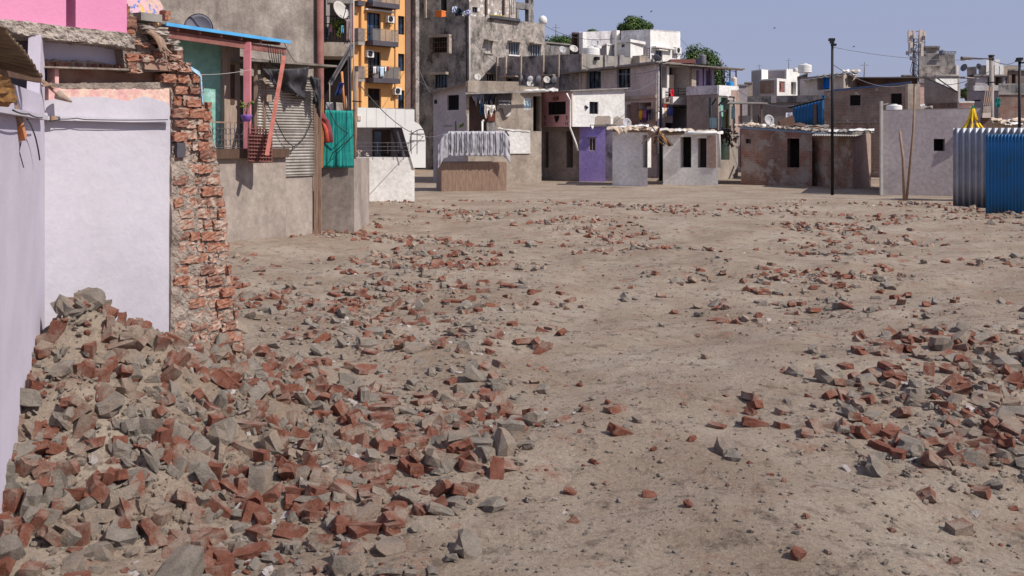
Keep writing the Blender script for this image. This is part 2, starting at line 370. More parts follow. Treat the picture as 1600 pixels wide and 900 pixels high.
# ------------------------------------------------------------------ small props
def dish(loc, r, aim, label, mat='dish_grey', group='satellite dishes on the roofs', post=.5, arm=True):
    loc = Vector(loc); t = thing('satellite_dish', label, 'satellite dish', (loc.x, loc.y, loc.z - post), group)
    d = Vector(aim).normalized(); x = d.cross(V(0, 0, 1)).normalized(); y = x.cross(d); mb = MB(); rings, n = 5, 20; vs = []; fs = []
    for sgn in (0, 1):
        for i in range(rings + 1):
            rr = r * i / rings; dep = .28 * r * (rr / r) ** 2 - (.02 if sgn else 0)
            vs += [loc + d * dep + (x * math.cos(k * 6.2832 / n) + y * math.sin(k * 6.2832 / n)) * rr for k in range(n)]
    o = (rings + 1) * n
    for i in range(rings):
        for k in range(n):
            a = i * n + k; b = i * n + (k + 1) % n; fs.append((a, b, b + n, a + n)); fs.append((a + n + o, b + n + o, b + o, a + o))
    for k in range(n): a = rings * n + k; b = rings * n + (k + 1) % n; fs.append((a, b, b + o, a + o))
    mb.add(vs, fs, True); mb.build('reflector', M(mat), t)
    if arm:
        mb = MB(); tip = loc + d * r * 1.0; mb.tube([loc - y * r * .95 + d * r * .26, tip - y * .15 * r], r * .04, 6); mb.obox(tip - y * .15 * r, x * r * .08, y * r * .08, d * r * .1); mb.build('feed_arm', M('dark_steel'), t)
    mb = MB(); a = loc - d * .06; mb.tube([a, a - d * .1 - V(0, 0, .05), V(a.x, a.y, loc.z - post)], r * .06, 6)
    if post > r: mb.tube([V(a.x, a.y, loc.z - post * .6), V(a.x + r * .5, a.y, loc.z - post)], r * .04, 6); mb.tube([V(a.x, a.y, loc.z - post * .6), V(a.x - r * .5, a.y, loc.z - post)], r * .04, 6)
    mb.build('stand', M('grey_steel'), t); return t
def tank(px, py_top, py_bot, wpx, Y, label, mat='white_plastic', group='water tanks on the roofs'):
    b = P(px, py_bot, Y); h = (py_bot - py_top) / F * Y; r = wpx / 2 / F * Y
    t = thing('water_tank', label, 'water tank', b, group); mb = MB(); pr = [(r * .97, 0)]
    for k in range(5): z = h * .78 * (k + .5) / 5; pr += [(r, z - .02 * h), (r, z + .05 * h), (r * .975, z + .07 * h)]
    pr += [(r, h * .8), (r * .8, h * .88), (r * .42, h * .93)]
    mb.lathe(b, pr, 24); mb.build('tank_body', M(mat), t)
    mb = MB(); mb.lathe(b, [(r * .4, h * .932), (r * .4, h), (r * .3, h * 1.03)], 16); mb.build('lid', M(mat), t); return t
def ac(f, x0, y0, x1, y1, label):
    u0, z0, u1, z1 = f.rect(x0, y0, x1, y1); c = f.p((u0 + u1) / 2, z0, .25)
    t = thing('air_conditioner', label, 'air conditioner', c, 'outdoor air conditioner units on walls')
    mb = MB(); f.box(mb, u0, z0, u1, z1, .1, .42); mb.build('casing', M('white_plastic'), t)
    mb = MB(); cc = f.p(u0 + (u1 - u0) * .42, (z0 + z1) / 2, .43); r = (z1 - z0) * .38
    for rr in (r, r * .66, r * .33): mb.tube([cc + f.u * rr * math.cos(a * .5236) + V(0, 0, rr * math.sin(a * .5236)) for a in range(13)], .02, 5)
    mb.build('fan_guard', M('dark_steel'), t)
    mb = MB(); mb.obox(cc - f.n * .02, f.u * r * .9, f.n * .015, V(0, 0, r * .9)); mb.build('fan', M('shade_grey'), t)
    for u in (u0 + .1, u1 - .1): mb = MB(); mb.bar(f.p(u, z0 - .03, .0), f.p(u, z0 - .03, .42), .04); mb.bar(f.p(u, z0 - .3, .0), f.p(u, z0 - .03, .36), .03); mb.build('bracket', M('grey_steel'), t)
    return t
def hang(pts4, label, col, name='hanging_cloth', cat='cloth', folds=5, amp=.05, group=None, mat=None, n=V(0, -1, 0), ragged=0, nu=24, nv=14):
    """cloth sheet between four corners TL, TR, BR, BL with vertical folds"""
    a, b, c, d = [Vector(p) for p in pts4]; ph = rnd.uniform(0, 6)
    def fn(u, v):
        p = (a * (1 - u) + b * u) * (1 - v) + (d * (1 - u) + c * u) * v
        k = amp * (2.2 * noise.noise(V(u * folds * 2 + ph, v * .9 + ph, 1)) * (.4 + .6 * v) + .9 * noise.noise(V(u * folds * 5, v * 2.2, ph)) + .5 * math.sin(u * folds * 5 + ph + v * 2) * v)
        q = p + n * k
        if ragged: q.z -= ragged * v * (noise.noise(V(u * 6 + ph, ph, 0)))
        q.z -= (.25 * amp) * math.sin(u * 3.1416) * (1 - v)
        return q
    mb = MB(); mb.grid(fn, nu, nv, thick=-n * .006); o = mb.build(name, mat or cloth(col)); return tag(o, label, cat, group)
def sheet_mb(a, b, c, d, nr, amp, along='v', thick=.004, crumple=0, nv=6):
    """corrugated sheet: a-b top edge, d-c bottom edge; nr ridges counted across u"""
    a, b, c, d = map(Vector, (a, b, c, d)); n = (b - a).cross(d - a).normalized(); mb = MB()
    def fn(u, v):
        p = (a * (1 - u) + b * u) * (1 - v) + (d * (1 - u) + c * u) * v
        return p + n * (amp * math.sin(u * nr * 6.2832) + (crumple * noise.noise(p * 2.5) if crumple else 0))
    mb.grid(fn, nr * 8, nv, thick=n * thick); return mb
def cable(pts, r, label, sag=.1, mat='black_plastic', group=None, name='cable'):
    mb = MB(); q = []
    for a, b in zip(pts, pts[1:]):
        a, b = Vector(a), Vector(b)
        for k in range(10): t = k / 10; q.append(a.lerp(b, t) - V(0, 0, sag * 4 * t * (1 - t)))
    q.append(Vector(pts[-1])); mb.tube(q, r, 5); return tag(mb.build(name, M(mat)), label, 'cable', group)
def leafy(mb, c, rad, n, size, seed=0, hollow=.4):
    rg = random.Random(seed); c = Vector(c); sub = []
    for k in range(max(5, min(n // 90, 150))):
        d = V(rg.gauss(0, 1), rg.gauss(0, 1), rg.gauss(0, .8)).normalized() * rg.uniform(hollow, .85)
        sub.append((c + V(d.x * rad[0], d.y * rad[1], d.z * rad[2]), rg.uniform(.2, .36)))
    for k in range(n):
        s0, sr = sub[rg.randrange(len(sub))]; d = V(rg.gauss(0, 1), rg.gauss(0, 1), rg.gauss(0, 1)).normalized() * rg.random() ** .4
        p = s0 + V(d.x * rad[0], d.y * rad[1], d.z * rad[2]) * sr
        nn = (d + V(rg.uniform(-.8, .8), rg.uniform(-.8, .8), rg.uniform(-.2, 1.1))).normalized(); x = nn.orthogonal().normalized(); x.rotate(__import__('mathutils').Quaternion(nn, rg.uniform(0, 6))); y = nn.cross(x)
        s_ = size * rg.uniform(.6, 1.3); mb.add([p - x * s_, p - y * s_ * .45, p + x * s_, p + y * s_ * .45], [(0, 1, 2, 3)])
def leafmat(key, a, b):
    if key in MATS: return MATS[key]
    t = NT(key, .55); c = t.mix(t.ramp(t.noise(1.1, 5), .38, .62), hx(a), hx(b)); c = t.mix(.6, c, t.mix(t.ramp(t.noise(14, 2), .35, .65), (.5, .5, .4, 1), (1.4, 1.4, 1.2, 1)), 'MULTIPLY')
    MATS[key] = t.done(c); return MATS[key]
leafmat('tree_leaf', '#2d451b', '#52672b'); leafmat('pot_leaf', '#7d8f2e', '#4f6f2c')

# ------------------------------------------------------------------ ground
def ground_z(x, y):
    d = math.hypot(x, y); k = min(1, max(0, (46 - y) / 20)) * min(1, max(0, (60 - abs(x)) / 20))
    h = .34 * noise.noise(V(x * .22, y * .22, 3)) + .14 * noise.noise(V(x * .8, y * .8, 1)) + .05 * noise.noise(V(x * 2.6, y * 2.6, 8))
    pile = .9 * math.exp(-(((x + 4.0) / 1.6) ** 2 + ((y - 8.6) / 2.0) ** 2))     # fallen masonry against the broken house
    return h * k * .8 + pile * (1 + .4 * noise.noise(V(x * 2, y * 2, 5)))
t = NT('rubble_earth', .97)
n1 = t.noise(.5, 9, rough=.7); c = t.mix(t.ramp(n1, .4, .62), hx('#8d7c6c'), hx('#a39586'))
c = t.mix(t.ramp(t.noise(1.7, 9, loc=(4, 2, 0), rough=.75), .56, .68), c, hx('#8f6a58'))
c = t.mix(t.ramp(t.noise(5, 8, rough=.75), .52, .66), c, hx('#6a5c50'))
n2 = t.noise(28, 8, rough=.75); c = t.mix(.5, c, t.mix(t.ramp(n2, .35, .65), (.5, .48, .46, 1), (1.35, 1.33, 1.3, 1)), 'MULTIPLY')
MATS['rubble_earth'] = t.done(c, n2, .8, .05)
mb = MB(); xs = [-60 + i * .25 for i in range(481)]; ys = [2.5 + .1 * j for j in range(120)] + [14.5 + .25 * j for j in range(152)]
xs = [x for x in np.linspace(-30, 30, 301)]
mb.add([(x, y, ground_z(x, y)) for y in ys for x in xs], [(j * 301 + i, j * 301 + i + 1, (j + 1) * 301 + i + 1, (j + 1) * 301 + i) for j in range(len(ys) - 1) for i in range(300)], True)
struct(mb.build('rubble_ground', M('rubble_earth'), origin=(0, 0, 0)))
yb = ys[-1]; mb = MB()
for x0, y0, x1, y1 in ((-3000, -3000, 3000, 2.5), (-3000, 2.5, -30, yb), (30, 2.5, 3000, yb), (-3000, yb, 3000, 3000)): mb.add([(x0, y0, 0), (x1, y0, 0), (x1, y1, 0), (x0, y1, 0)], [(0, 1, 2, 3)])
struct(mb.build('ground', M('rubble_earth'), origin=(0, 0, 0)))
# broken brick and concrete lying on the ground (nobody could count it)
def dusty(key, a, b, dust):
    t = NT(key, .97); n = t.noise(9, 8, rough=.75); c = t.mix(t.ramp(n, .4, .62), hx(a), hx(b)); c = t.mix(t.ramp(t.noise(3.2, 8, loc=(3, 1, 2), rough=.7), .47, .6), c, hx(dust)); n3 = t.noise(60, 6, rough=.8)
    c = t.mix(.4, c, t.mix(t.ramp(n3, .35, .65), (.5, .48, .46, 1), (1.3, 1.3, 1.3, 1)), 'MULTIPLY'); MATS[key] = t.done(c, n3, 1., .03)
dusty('rubble_brick', '#7f4c3b', '#946352', '#a39182'); dusty('rubble_concrete', '#9b9186', '#82796f', '#a3907f'); dusty('rubble_plaster', '#cfc9c6', '#b9a9a6', '#a3958a')
def rubble(name, mat, label, n, seed, sizes, flatness=1.0, brick=False, near=None, jit=.24, even=0):
    rg = random.Random(seed); mb = MB(); k = 0
    from mathutils import Euler
    while k < n:
        y = 5 + (near or 36) * rg.random() ** 1.5; x = rg.uniform(-.56, .56) * (y + 2)
        pile = math.hypot(x + 3.6, y - 8.6) < 2.4
        dens = .18 + 1.5 * noise.noise(V(x * .28, y * .28, 11)) + .7 * noise.noise(V(x * 1.1, y * 1.1, seed)) + (1. if pile else 0)
        if rg.random() > max(dens, even): continue
        k += 1
        if x < -.28 * y - 2.2 and y > 9.0: continue
        s_ = rg.choice(sizes) * rg.uniform(.5, 1.25)
        if brick: dims = (rg.choice((.22, .22, .15, .11)), .105, .07); s_ = .08
        else: dims = (s_, s_ * rg.uniform(.45, .95), s_ * rg.uniform(.25, .7) * flatness)
        tl = .35 if not pile else .9
        mb.chunk((x, y, ground_z(x, y) + dims[2] * rg.uniform(-.05, .4)), *dims, Euler((rg.gauss(0, tl), rg.gauss(0, tl), rg.uniform(0, 6.3))), .12 if brick else jit, 1 if s_ > .03 else 0, rg, 0 if brick else .45)
    tag(mb.build(name, M(mat), origin=(0, 10, 0)), label, 'rubble', kind='stuff')
rubble('brick_rubble', 'rubble_brick', 'whole and snapped red bricks scattered over the cleared ground', 2300, 1, (.1,), brick=True)
rubble('brick_chips', 'rubble_brick', 'small broken red brick chips scattered over the cleared ground', 5200, 4, (.02, .03, .04, .06, .08), even=.06)
rubble('concrete_rubble', 'rubble_concrete', 'grey concrete and mortar lumps scattered over the cleared ground', 7000, 2, (.03, .04, .06, .08, .1, .13, .2))
rubble('gravel', 'rubble_concrete', 'fine grey gravel and grit over the nearer cleared ground', 24000, 6, (.01, .014, .018, .025, .035), near=15, even=.22)
rubble('plaster_rubble', 'rubble_plaster', 'dusty pale plaster flakes scattered over the cleared ground', 1500, 3, (.03, .05, .09), .35)

# ------------------------------------------------------------------ the half demolished house, near left
Fw = Fac(G(70, 9.0), G(268, 10.2)); Fl = Fac(G(-75, 5.0), G(70, 9.0))
DH = thing('demolished_house', 'half demolished pink and lilac house with a broken red brick edge', 'house', G(70, 9.0))
def curve(pts):
    pts = sorted(pts)
    def f(x):
        if x <= pts[0][0]: return pts[0][1]
        for (a, b), (c, d) in zip(pts, pts[1:]):
            if x <= c: return b + (d - b) * (x - a) / (c - a)
        return pts[-1][1]
    return f
def band(fac, lo, hi, p0, p1, axis, off, thick, disp, name, mat, parent=DH, step=3, freq=9, seed=0):
    """rough faced masonry between two traced edges. axis x: p is column, lo/hi are top/bottom rows; axis y: p is row, lo/hi are left/right columns"""
    fl, fh = curve(lo), curve(hi); nu = max(2, int(abs(p1 - p0) / step)); nv = max(2, int(max(abs(fh(p) - fl(p)) for p in np.linspace(p0, p1, 9)) / step))
    def fn(u, v):
        p = p0 + (p1 - p0) * u; q = fl(p) + (fh(p) - fl(p)) * v
        e = 1 if 0 < v < 1 else 2.2
        j = noise.noise(V(p * .35, q * .35, seed)) * 2.2 * disp / .03
        if axis == 'x': px, py = p, q + (j * .55 if v in (0, 1) else 0)
        else: px, py = q + (j * .9 if v == 1 else 0), p
        w_ = fac.P(px, py, off); nz = noise.noise(w_ * freq) + .5 * noise.noise(w_ * freq * 2.6) + .3 * noise.noise(w_ * freq * 6)
        return w_ + fac.n * disp * nz
    mb = MB(); mb.grid(fn, nu, nv, thick=-fac.n * thick, smooth=False); return mb.build(name, mat if not isinstance(mat, str) else M(mat), parent)
def fb(mb, fac, x0, y0, x1, y1, off, dep=.1, jit=.16, sub=3):
    jit *= .62
    u0, z0, u1, z1 = fac.rect(x0, y0, x1, y1, off); c = fac.p((u0 + u1) / 2, (z0 + z1) / 2, off - dep / 2)
    from mathutils import Matrix
    rot = Matrix((fac.u, -fac.n, V(0, 0, 1))).transposed().to_quaternion(); mb.chunk(c, u1 - u0, dep, z1 - z0, rot, jit, sub)
# lavender side wall and white rear wall with the plaster coming off
def fpart(fac, x0, y0, x1, y1, o0, o1, name, mat, parent=DH):
    mb = MB(); fac.box(mb, *fac.rect(x0, y0, x1, y1), o0, o1); return mb.build(name, M(mat), parent)
mb = MB(); uu = [0, Fl.L * .9, Fl.L * .93, Fl.L]; zz = [2.98, 2.98, 3.5, 3.52]
for k in range(3): mb.hexa([Fl.p(uu[k], 0, 0), Fl.p(uu[k+1], 0, 0), Fl.p(uu[k+1], 0, -.1), Fl.p(uu[k], 0, -.1), Fl.p(uu[k], zz[k], 0), Fl.p(uu[k+1], zz[k+1], 0), Fl.p(uu[k+1], zz[k+1], -.1), Fl.p(uu[k], zz[k], -.1)])
mb.build('side_wall', M('lavender_plaster'), DH)
band(Fw, [(68, 158), (100, 152), (160, 151), (200, 158), (225, 150), (262, 160), (270, 180)], [(68, 700), (272, 700)], 68, 266, 'x', 0, .2, .002, 'rear_wall', 'white_plaster', step=4)
def raggedx(pts, amp, sd): 
    return [(x, curve(pts)(x) + amp * noise.noise(V(x * .13, sd, 0)) + amp * .4 * noise.noise(V(x * .5, sd, 4))) for x in range(int(pts[0][0]), int(pts[-1][0]) + 1, 2)]
band(Fw, [(75, 137), (268, 138)], raggedx([(75, 160), (100, 168), (268, 175)], 6, 2), 76, 266, 'x', -.004, .19, .001, 'peeled_undercoat', 'peeled_pink', step=3)
# dark lintel recess with smooth old brick and its lit sill
band(Fw, [(92, 104), (268, 110)], [(92, 140), (268, 141)], 80, 268, 'x', -.13, .06, .006, 'lintel_recess', 'smooth_old_brick', step=3, freq=4)
band(Fw, raggedx([(80, 131), (268, 128)], 2, 5), [(80, 138), (268, 139)], 82, 268, 'x', .0, .16, .012, 'lintel_sill', 'rough_mortar', step=2)
fpart(Fw, 88, 107, 94, 131, -.14, -.02, 'plaster_patch', 'peeled_pink')
# thin shelf and brick course above it
band(Fw, [(64, 103), (200, 107), (222, 109)], [(64, 105.5), (200, 110), (222, 112)], 64, 218, 'x', .05, .2, .003, 'shelf_slab', 'rough_mortar', step=2)
band(Fw, raggedx([(64, 96), (80, 93), (100, 94), (150, 96), (165, 99), (195, 104)], 3, 9), [(64, 104), (205, 108)], 65, 205, 'x', -.05, .12, .012, 'brick_course', 'rough_mortar', step=2)
mb = MB()
for a, b in ((68, 84), (88, 112), (119, 129), (138, 152), (158, 175), (180, 194)): fb(mb, Fw, a, 96 + (a - 68) * .05, b, 103.5 + (a - 68) * .03, -.03, .08)
mb.build('brick_course_bricks', M('dark_broken_brick'), DH)
fpart(Fw, 62, 56, 205, 106, -.14, -.1, 'upper_panel', 'lilac_white')
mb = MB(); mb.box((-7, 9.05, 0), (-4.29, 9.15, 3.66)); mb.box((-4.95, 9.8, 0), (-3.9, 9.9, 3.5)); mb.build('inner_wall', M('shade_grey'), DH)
# broken slab edge
band(Fw, raggedx([(-60, 26), (0, 30), (40, 33), (100, 41), (120, 43), (190, 50), (212, 56)], 2, 3), raggedx([(-60, 36), (0, 44), (30, 53), (60, 57), (90, 62), (140, 66), (185, 71), (212, 76)], 3.5, 4), -60, 212, 'x', .2, .5, .03, 'slab', 'broken_concrete', step=2, freq=12)
band(Fw, [(30, 53), (90, 59), (182, 68)], [(30, 55.5), (90, 63), (182, 70.5)], 90, 182, 'x', .13, .3, .003, 'slab_formwork', 'dark_wood')
# pink upper storey with its niche
mb = MB(); f = Fw
u0, z0 = f.hit(-60, 26, .08); uA, _ = f.hit(99, 40, .08); uB, _ = f.hit(114, 42, .08); uC, zC = f.hit(194, 51, .08); zt = 5.3
zb_ = f.hit(99, 41, .08)[1] - .03
f.box(mb, u0, zb_, uA, zt, -.05, .12); f.box(mb, uB, zb_, uC, zt, -.05, .12); f.box(mb, uA, zb_, uB, zt, -.32, -.22)
mb.build('pink_wall', M('pink_plaster'), DH)
# floral papered return wall
t = NT('floral_wall'); v = t.n.new('ShaderNodeTexVoronoi'); v.inputs['Scale'].default_value = 11; t.l.new(t.tc.outputs['Object'], v.inputs['Vector'])
c = t.mix(t.ramp(t.noise(3, 5), .45, .55), hx('#dcb0be'), hx('#d2b3a8')); c = t.mix(t.ramp(t.noise(16, 3), .56, .6), c, hx('#6f88c8')); c = t.mix(t.ramp(t.noise(14, 3, loc=(5, 5, 5)), .57, .62), c, hx('#d3b95a')); MATS['floral_wall'] = t.done(c, t.noise(30), .3)
band(Fw, [(-60, 190), (25, 196), (30, 225), (36, 246), (44, 250)], [(-60, 248), (0, 249), (12, 256), (24, 254), (36, 252), (44, 252)], -60, 40, 'y', -.04, .15, .004, 'floral_wall', 'floral_wall', step=2)
# ragged masonry: upper mass and the broken wall end
band(Fw, [(0, 190), (40, 194), (55, 200), (62, 186), (75, 190), (85, 192), (112, 196)], [(0, 194), (20, 206), (45, 222), (60, 232), (72, 240), (85, 262), (97, 284), (112, 300)], 6, 112, 'y', .02, .3, .035, 'broken_masonry', 'rough_mortar', step=1.6, freq=11, seed=3)
band(Fw, [(95, 264), (240, 268), (700, 262)], [(95, 284), (104, 296), (114, 311), (118, 314), (135, 317), (160, 319), (176, 330), (188, 326), (205, 328), (222, 333), (240, 338), (300, 348), (350, 344), (430, 362), (500, 366), (600, 392), (700, 420)], 96, 690, 'y', .0, .26, .03, 'broken_wall_end', 'rough_mortar', step=2, freq=11, seed=8)
b1, b2 = MB(), MB()
for i, (x0, y0, x1, y1) in enumerate([(273, 151, 283, 165), (293, 156, 318, 167), (271, 170, 291, 184), (297, 170, 322, 184), (319, 174, 332, 189), (273, 188, 295, 198), (310, 195, 326, 205), (273, 207, 293, 221), (319, 209, 331, 218), (311, 222, 326, 236), (275, 135, 293, 147), (297, 135, 318, 147), (279, 118, 297, 130), (302, 116, 316, 129), (277, 99, 291, 111), (256, 116, 276, 129), (199, 84, 217, 96), (197, 26, 216, 43), (193, 9, 203, 25), (196, 46, 210, 55), (200, 97, 214, 107), (258, 17, 267, 31), (325, 160, 331, 170), (313, 232, 334, 247), (240, 81, 256, 90)]):
    fb(b2 if i % 3 == 2 else b1, Fw, x0, y0, x1, y1, .045, .14, .22)
rg = random.Random(4); y = 240
while y < 680:      # the broken edge carried on down to the ground (below the readable part of the photo)
    xr = curve([(240, 336), (300, 346), (430, 360), (600, 388), (700, 415)])(y); x = 270 + rg.uniform(0, 8)
    while x < xr:
        wd = rg.choice((14, 22, 24)); 
        if rg.random() < .72: fb(rg.choice((b1, b1, b2)), Fw, x, y, min(x + wd, xr + 4), y + 13, rg.uniform(-.01, .045), .12, .25)
        x += wd + 3
    y += 17.5
band(Fw, [(240, 268), (700, 266)], [(240, 300), (420, 318), (700, 350)], 242, 690, 'y', .025, .1, .03, 'mortar_remnants', 'rough_mortar', step=2.5, freq=7, seed=21)
b3 = MB(); y = 98
while y < 690:
    xr = curve([(98, 286), (115, 308), (160, 314), (180, 324), (240, 334), (300, 344), (430, 358), (600, 386), (700, 412)])(y); x = 271 + rg.uniform(0, 14)
    while x < xr:
        wd = rg.choice((12, 20, 24)); fb(b3, Fw, x, y + rg.uniform(-1, 1), min(x + wd, xr + 3), y + 13.5, rg.uniform(.0, .035), .12, .3); x += wd + 3.5
    y += 17.6
for x0, y0, x1, y1 in ((222, 86, 240, 96), (243, 93, 262, 99), (264, 97, 278, 108), (282, 104, 298, 113), (206, 60, 221, 70), (222, 66, 236, 74), (268, 86, 284, 95), (240, 62, 252, 68), (205, 108, 222, 114), (291, 98, 299, 104)): fb(b3, Fw, x0, y0, x1, y1, .07, .16, .35)
b3.build('dusty_exposed_bricks', M('dusty_broken_brick'), DH)
b1.build('exposed_bricks', M('broken_brick'), DH); b2.build('dark_exposed_bricks', M('dark_broken_brick'), DH)
fpart(Fw, 221, 97, 268, 110, -.1, .05, 'faded_brick', 'smooth_old_brick')
mb = MB(); fb(mb, Fw, 277, 223, 290, 246, .05, .12, .05); mb.build('grey_block', M('shade_grey'), DH)
mb = MB(); fb(mb, Fw, 224, 41, 262, 47, .1, .25, .2, 3); fb(mb, Fw, 232, 48, 265, 54, .12, .28, .25, 3); fb(mb, Fw, 240, 54, 263, 60, .08, .22, .25, 3); fb(mb, Fw, 262, 62, 280, 70, .06, .15, .3, 2); fb(mb, Fw, 272, 73, 285, 79, .06, .12, .3, 2)
mb.build('broken_concrete_lumps', M('broken_concrete'), DH)
fpart(Fw, 210, 22, 243, 34, -.2, .1, 'concrete_bracket', 'grey_cement')
mb = MB(); fb(mb, Fw, 254, 68, 268, 92, .0, .1, .1); fb(mb, Fw, 266, 77, 286, 96, -.02, .12, .1); fb(mb, Fw, 228, 56, 246, 78, -.12, .1, .1); mb.build('inner_brick_face', M('dark_broken_brick'), DH)
# sky blue plaster flake left on the broken edge
band(Fw, [(100, 288), (104, 292), (112, 303), (120, 314), (160, 316), (165, 318)], [(100, 289), (104, 299), (112, 312), (120, 316), (160, 317.5), (165, 318.6)], 102, 163, 'y', .06, .02, .01, 'blue_paint_flake', 'pale_blue_flake', step=2)
# ledge with cracked cover and corner bracket
mb = MB()
a, b = Fl.P(-40, 164, .04), Fl.P(70, 184, .04); mb.bar(a, b, .05, .04); mb.bar(Fw.P(70, 184.5, .04), Fw.P(264, 190, .04), .05, .035); mb.build('ledge', M('white_plaster'), DH)
fpart(Fw, 71, 181, 80, 189, .04, .09, 'ledge_clamp', 'weathered_wood')
cable([Fl.P(20, 172, .09), Fl.P(45, 178, .09), Fl.P(66, 184, .09)], .006, 'thin dark wire along the lavender wall ledge', .01)
cable([Fw.P(76, 189, .09), Fw.P(95, 186, .09), Fw.P(120, 184.5, .09), Fw.P(140, 187, .09), Fw.P(262, 187, .09)], .0045, 'thin black wire along the white wall ledge', .004)
cable([Fl.P(42, 186, .06), Fl.P(52, 205, .05), Fl.P(58, 226, .05), Fl.P(62, 250, .05)], .006, 'black wire curving down the lavender wall', -.01)
# curved plywood strip hanging out of the hole
mb = MB(); pts = [(229, 50), (238, 56), (244, 64), (248, 72), (251, 82)]
def strip(u, v):
    k = u * 4; i = min(3, int(k)); a, b = pts[i], pts[i+1]; x = a[0] + (b[0] - a[0]) * (k - i); y = a[1] + (b[1] - a[1]) * (k - i); return Fw.P(x + v * 11, y - v * 4, .16 - .05 * v)
mb.grid(strip, 16, 2, thick=Fw.n * -.01); tag(mb.build('plywood_strip', M('weathered_wood')), 'curved brown plywood strip hanging out of the broken brickwork', 'plywood')
mb = MB(); mb.bar(Fw.P(255, 72, .16), Fw.P(268, 83, .14), .012); mb.bar(Fw.P(257, 81, .16), Fw.P(259, 92, .14), .018); tag(mb.build('wood_splinter', M('pale_wood')), 'pale wood splinters beside the curved plywood strip', 'splinter')
# corrugated rusty awning sheet, top left
E0, E1 = P(8, 38, 5.7), P(67, 117, 7.4); dl = (P(-150, 10, 5.0) - E0)
mb = sheet_mb(E0, E1, E1 + (P(-90, 92, 6.3) - E1), E0 + dl, 11, .014, thick=.003, crumple=.05, nv=24)
tag(mb.build('corrugated_awning', M('rusty_sheet')), 'torn rusty brown corrugated sheet jutting in beside the lavender wall', 'metal sheet')
mb = MB(); mb.bar(P(-40, 103, 6.9), P(62, 122, 7.45), .04, .07); tag(mb.build('awning_batten', M('dark_wood')), 'dark wooden batten under the torn rusty corrugated sheet', 'batten')
mb = MB(); mb.bar(P(0, 105, 6.9), P(30, 194, 7.3), .05, .06); o = tag(mb.build('broken_beam', M('weathered_wood')), 'splintered brown beam hanging down in front of the lavender wall', 'wooden beam')
mb = MB(); mb.bar(P(27, 193, 7.28), P(33, 216, 7.38), .07, .055); mb.bar(P(33, 209, 7.36), P(37, 213, 7.38), .04); c_ = mb.build('cut_end', M('cut_wood'), o)
mb = MB(); fb(mb, Fl, -20, 118, 18, 160, .3, .12, .35, 3); fb(mb, Fl, -10, 130, 25, 158, .36, .08, .35, 3); tag(mb.build('broken_plank', M('yellow_wood')), 'yellow brown rotten plank hanging under the rusty sheet', 'plank')
cable([P(32, 217, 7.38), P(33, 222, 7.38), P(30, 236, 7.38), P(37, 262, 7.38)], .004, 'thin wire dangling from the splintered beam', 0)
mb = MB(); a = Fw.P(90, 148, .1); b = Fw.P(112, 159, .22); mb.tube([a, a.lerp(b, .35), a.lerp(b, .7), b], .045, 10, .008); tag(mb.build('plaster_lump', M('pale_wood')), 'pale pointed lump sticking out of the white wall corner', 'lump')
mb = MB(); mb.bar(Fw.P(64, 126, .3), Fw.P(92, 150, .12), .012); mb.bar(Fw.P(60, 122, .3), Fw.P(84, 138, .2), .02); mb.bar(Fw.P(66, 134, .3), Fw.P(80, 131, .24), .02); tag(mb.build('splintered_batten', M('weathered_wood')), 'splintered grey batten ends where the rusty sheet meets the wall', 'batten')

# ------------------------------------------------------------------ tall old concrete wall building
h = House('concrete_building', 'tall stained windowless concrete building behind the blue edged porch', [(205, 26.5), (497, 30.5)], [-90, -60], 'building', back=9)
h.done('old_concrete_wall'); f = h.fac[0]
mb = MB(); a = f.P(500, -40, .12); b = f.P(501, 130, .12); mb.tube([a, V(b.x, b.y, 0)], .11, 10); tag(mb.build('drain_pipe', M('red_oxide')), 'rust brown drain pipe down the corner of the tall concrete building', 'pipe')
mb = MB(); c0 = P(312, 45, 25.6); r = .37
dt = dish(c0, .37, (.12, -1, .12), 'thin rimmed grey blue dish rising behind the blue roof edge', 'dish_violet', post=.35, arm=False)
mb = MB(); mb.tube([c0 + V(.37 * math.cos(a * .2094), -.11, .37 * math.sin(a * .2094)) for a in range(31)], .012, 5); mb.build('rim', M('dark_steel'), dt)

# ------------------------------------------------------------------ blue edged porch house
Fp = Fac(G(262, 22), G(452, 25)); PH = thing('porch_house', 'teal porch house with a blue edged lean-to roof', 'house', G(262, 22))
za = CZ + (HZ - 38) / F * 22; zb_ = CZ + (HZ - 66) / F * 25; L = Fp.L; D = 2.1; rise = .25
rb = MB(); rb.hexa([Fp.p(-.05, za - .02, .0), Fp.p(L, zb_ - .02, .0), Fp.p(L, zb_ + rise, -D), Fp.p(-.05, za + rise, -D), Fp.p(-.05, za, .0), Fp.p(L, zb_, .0), Fp.p(L, zb_ + rise + .02, -D), Fp.p(-.05, za + rise + .02, -D)]); rb.build('roof_sheet', M('old_roof_sheet'), PH)
rb = MB(); rb.bar(Fp.p(-.06, za, .02), Fp.p(L + .02, zb_, .02), .03, .075); rb.build('blue_roof_edge', M('blue_edge'), PH)
rb = MB(); rb.bar(Fp.p(0, za - .2, -.15), Fp.p(L, zb_ - .22, -.15), .08, .16); rb.bar(Fp.p(L * .45, za - .42, -1.2), Fp.p(L, zb_ - .46, -1.0), .07, .12)
for k in range(6): u = L * (k + .5) / 6; zz = za + (zb_ - za) * (u / L); rb.bar(Fp.p(u, zz - .07, -.02), Fp.p(u, zz + rise - .08, -D), .05, .08)
rb.build('roof_beam', M('red_oxide'), PH)
floor_z = CZ + (HZ - 233) / F * 23.5
def pwall(x0, x1, off, z0, z1, name, mat): mb = MB(); u0 = Fp.hit(x0, 100, off)[0]; u1 = Fp.hit(x1, 100, off)[0]; Fp.box(mb, u0, z0, u1, z1, off - .12, off); return mb.build(name, M(mat), PH)
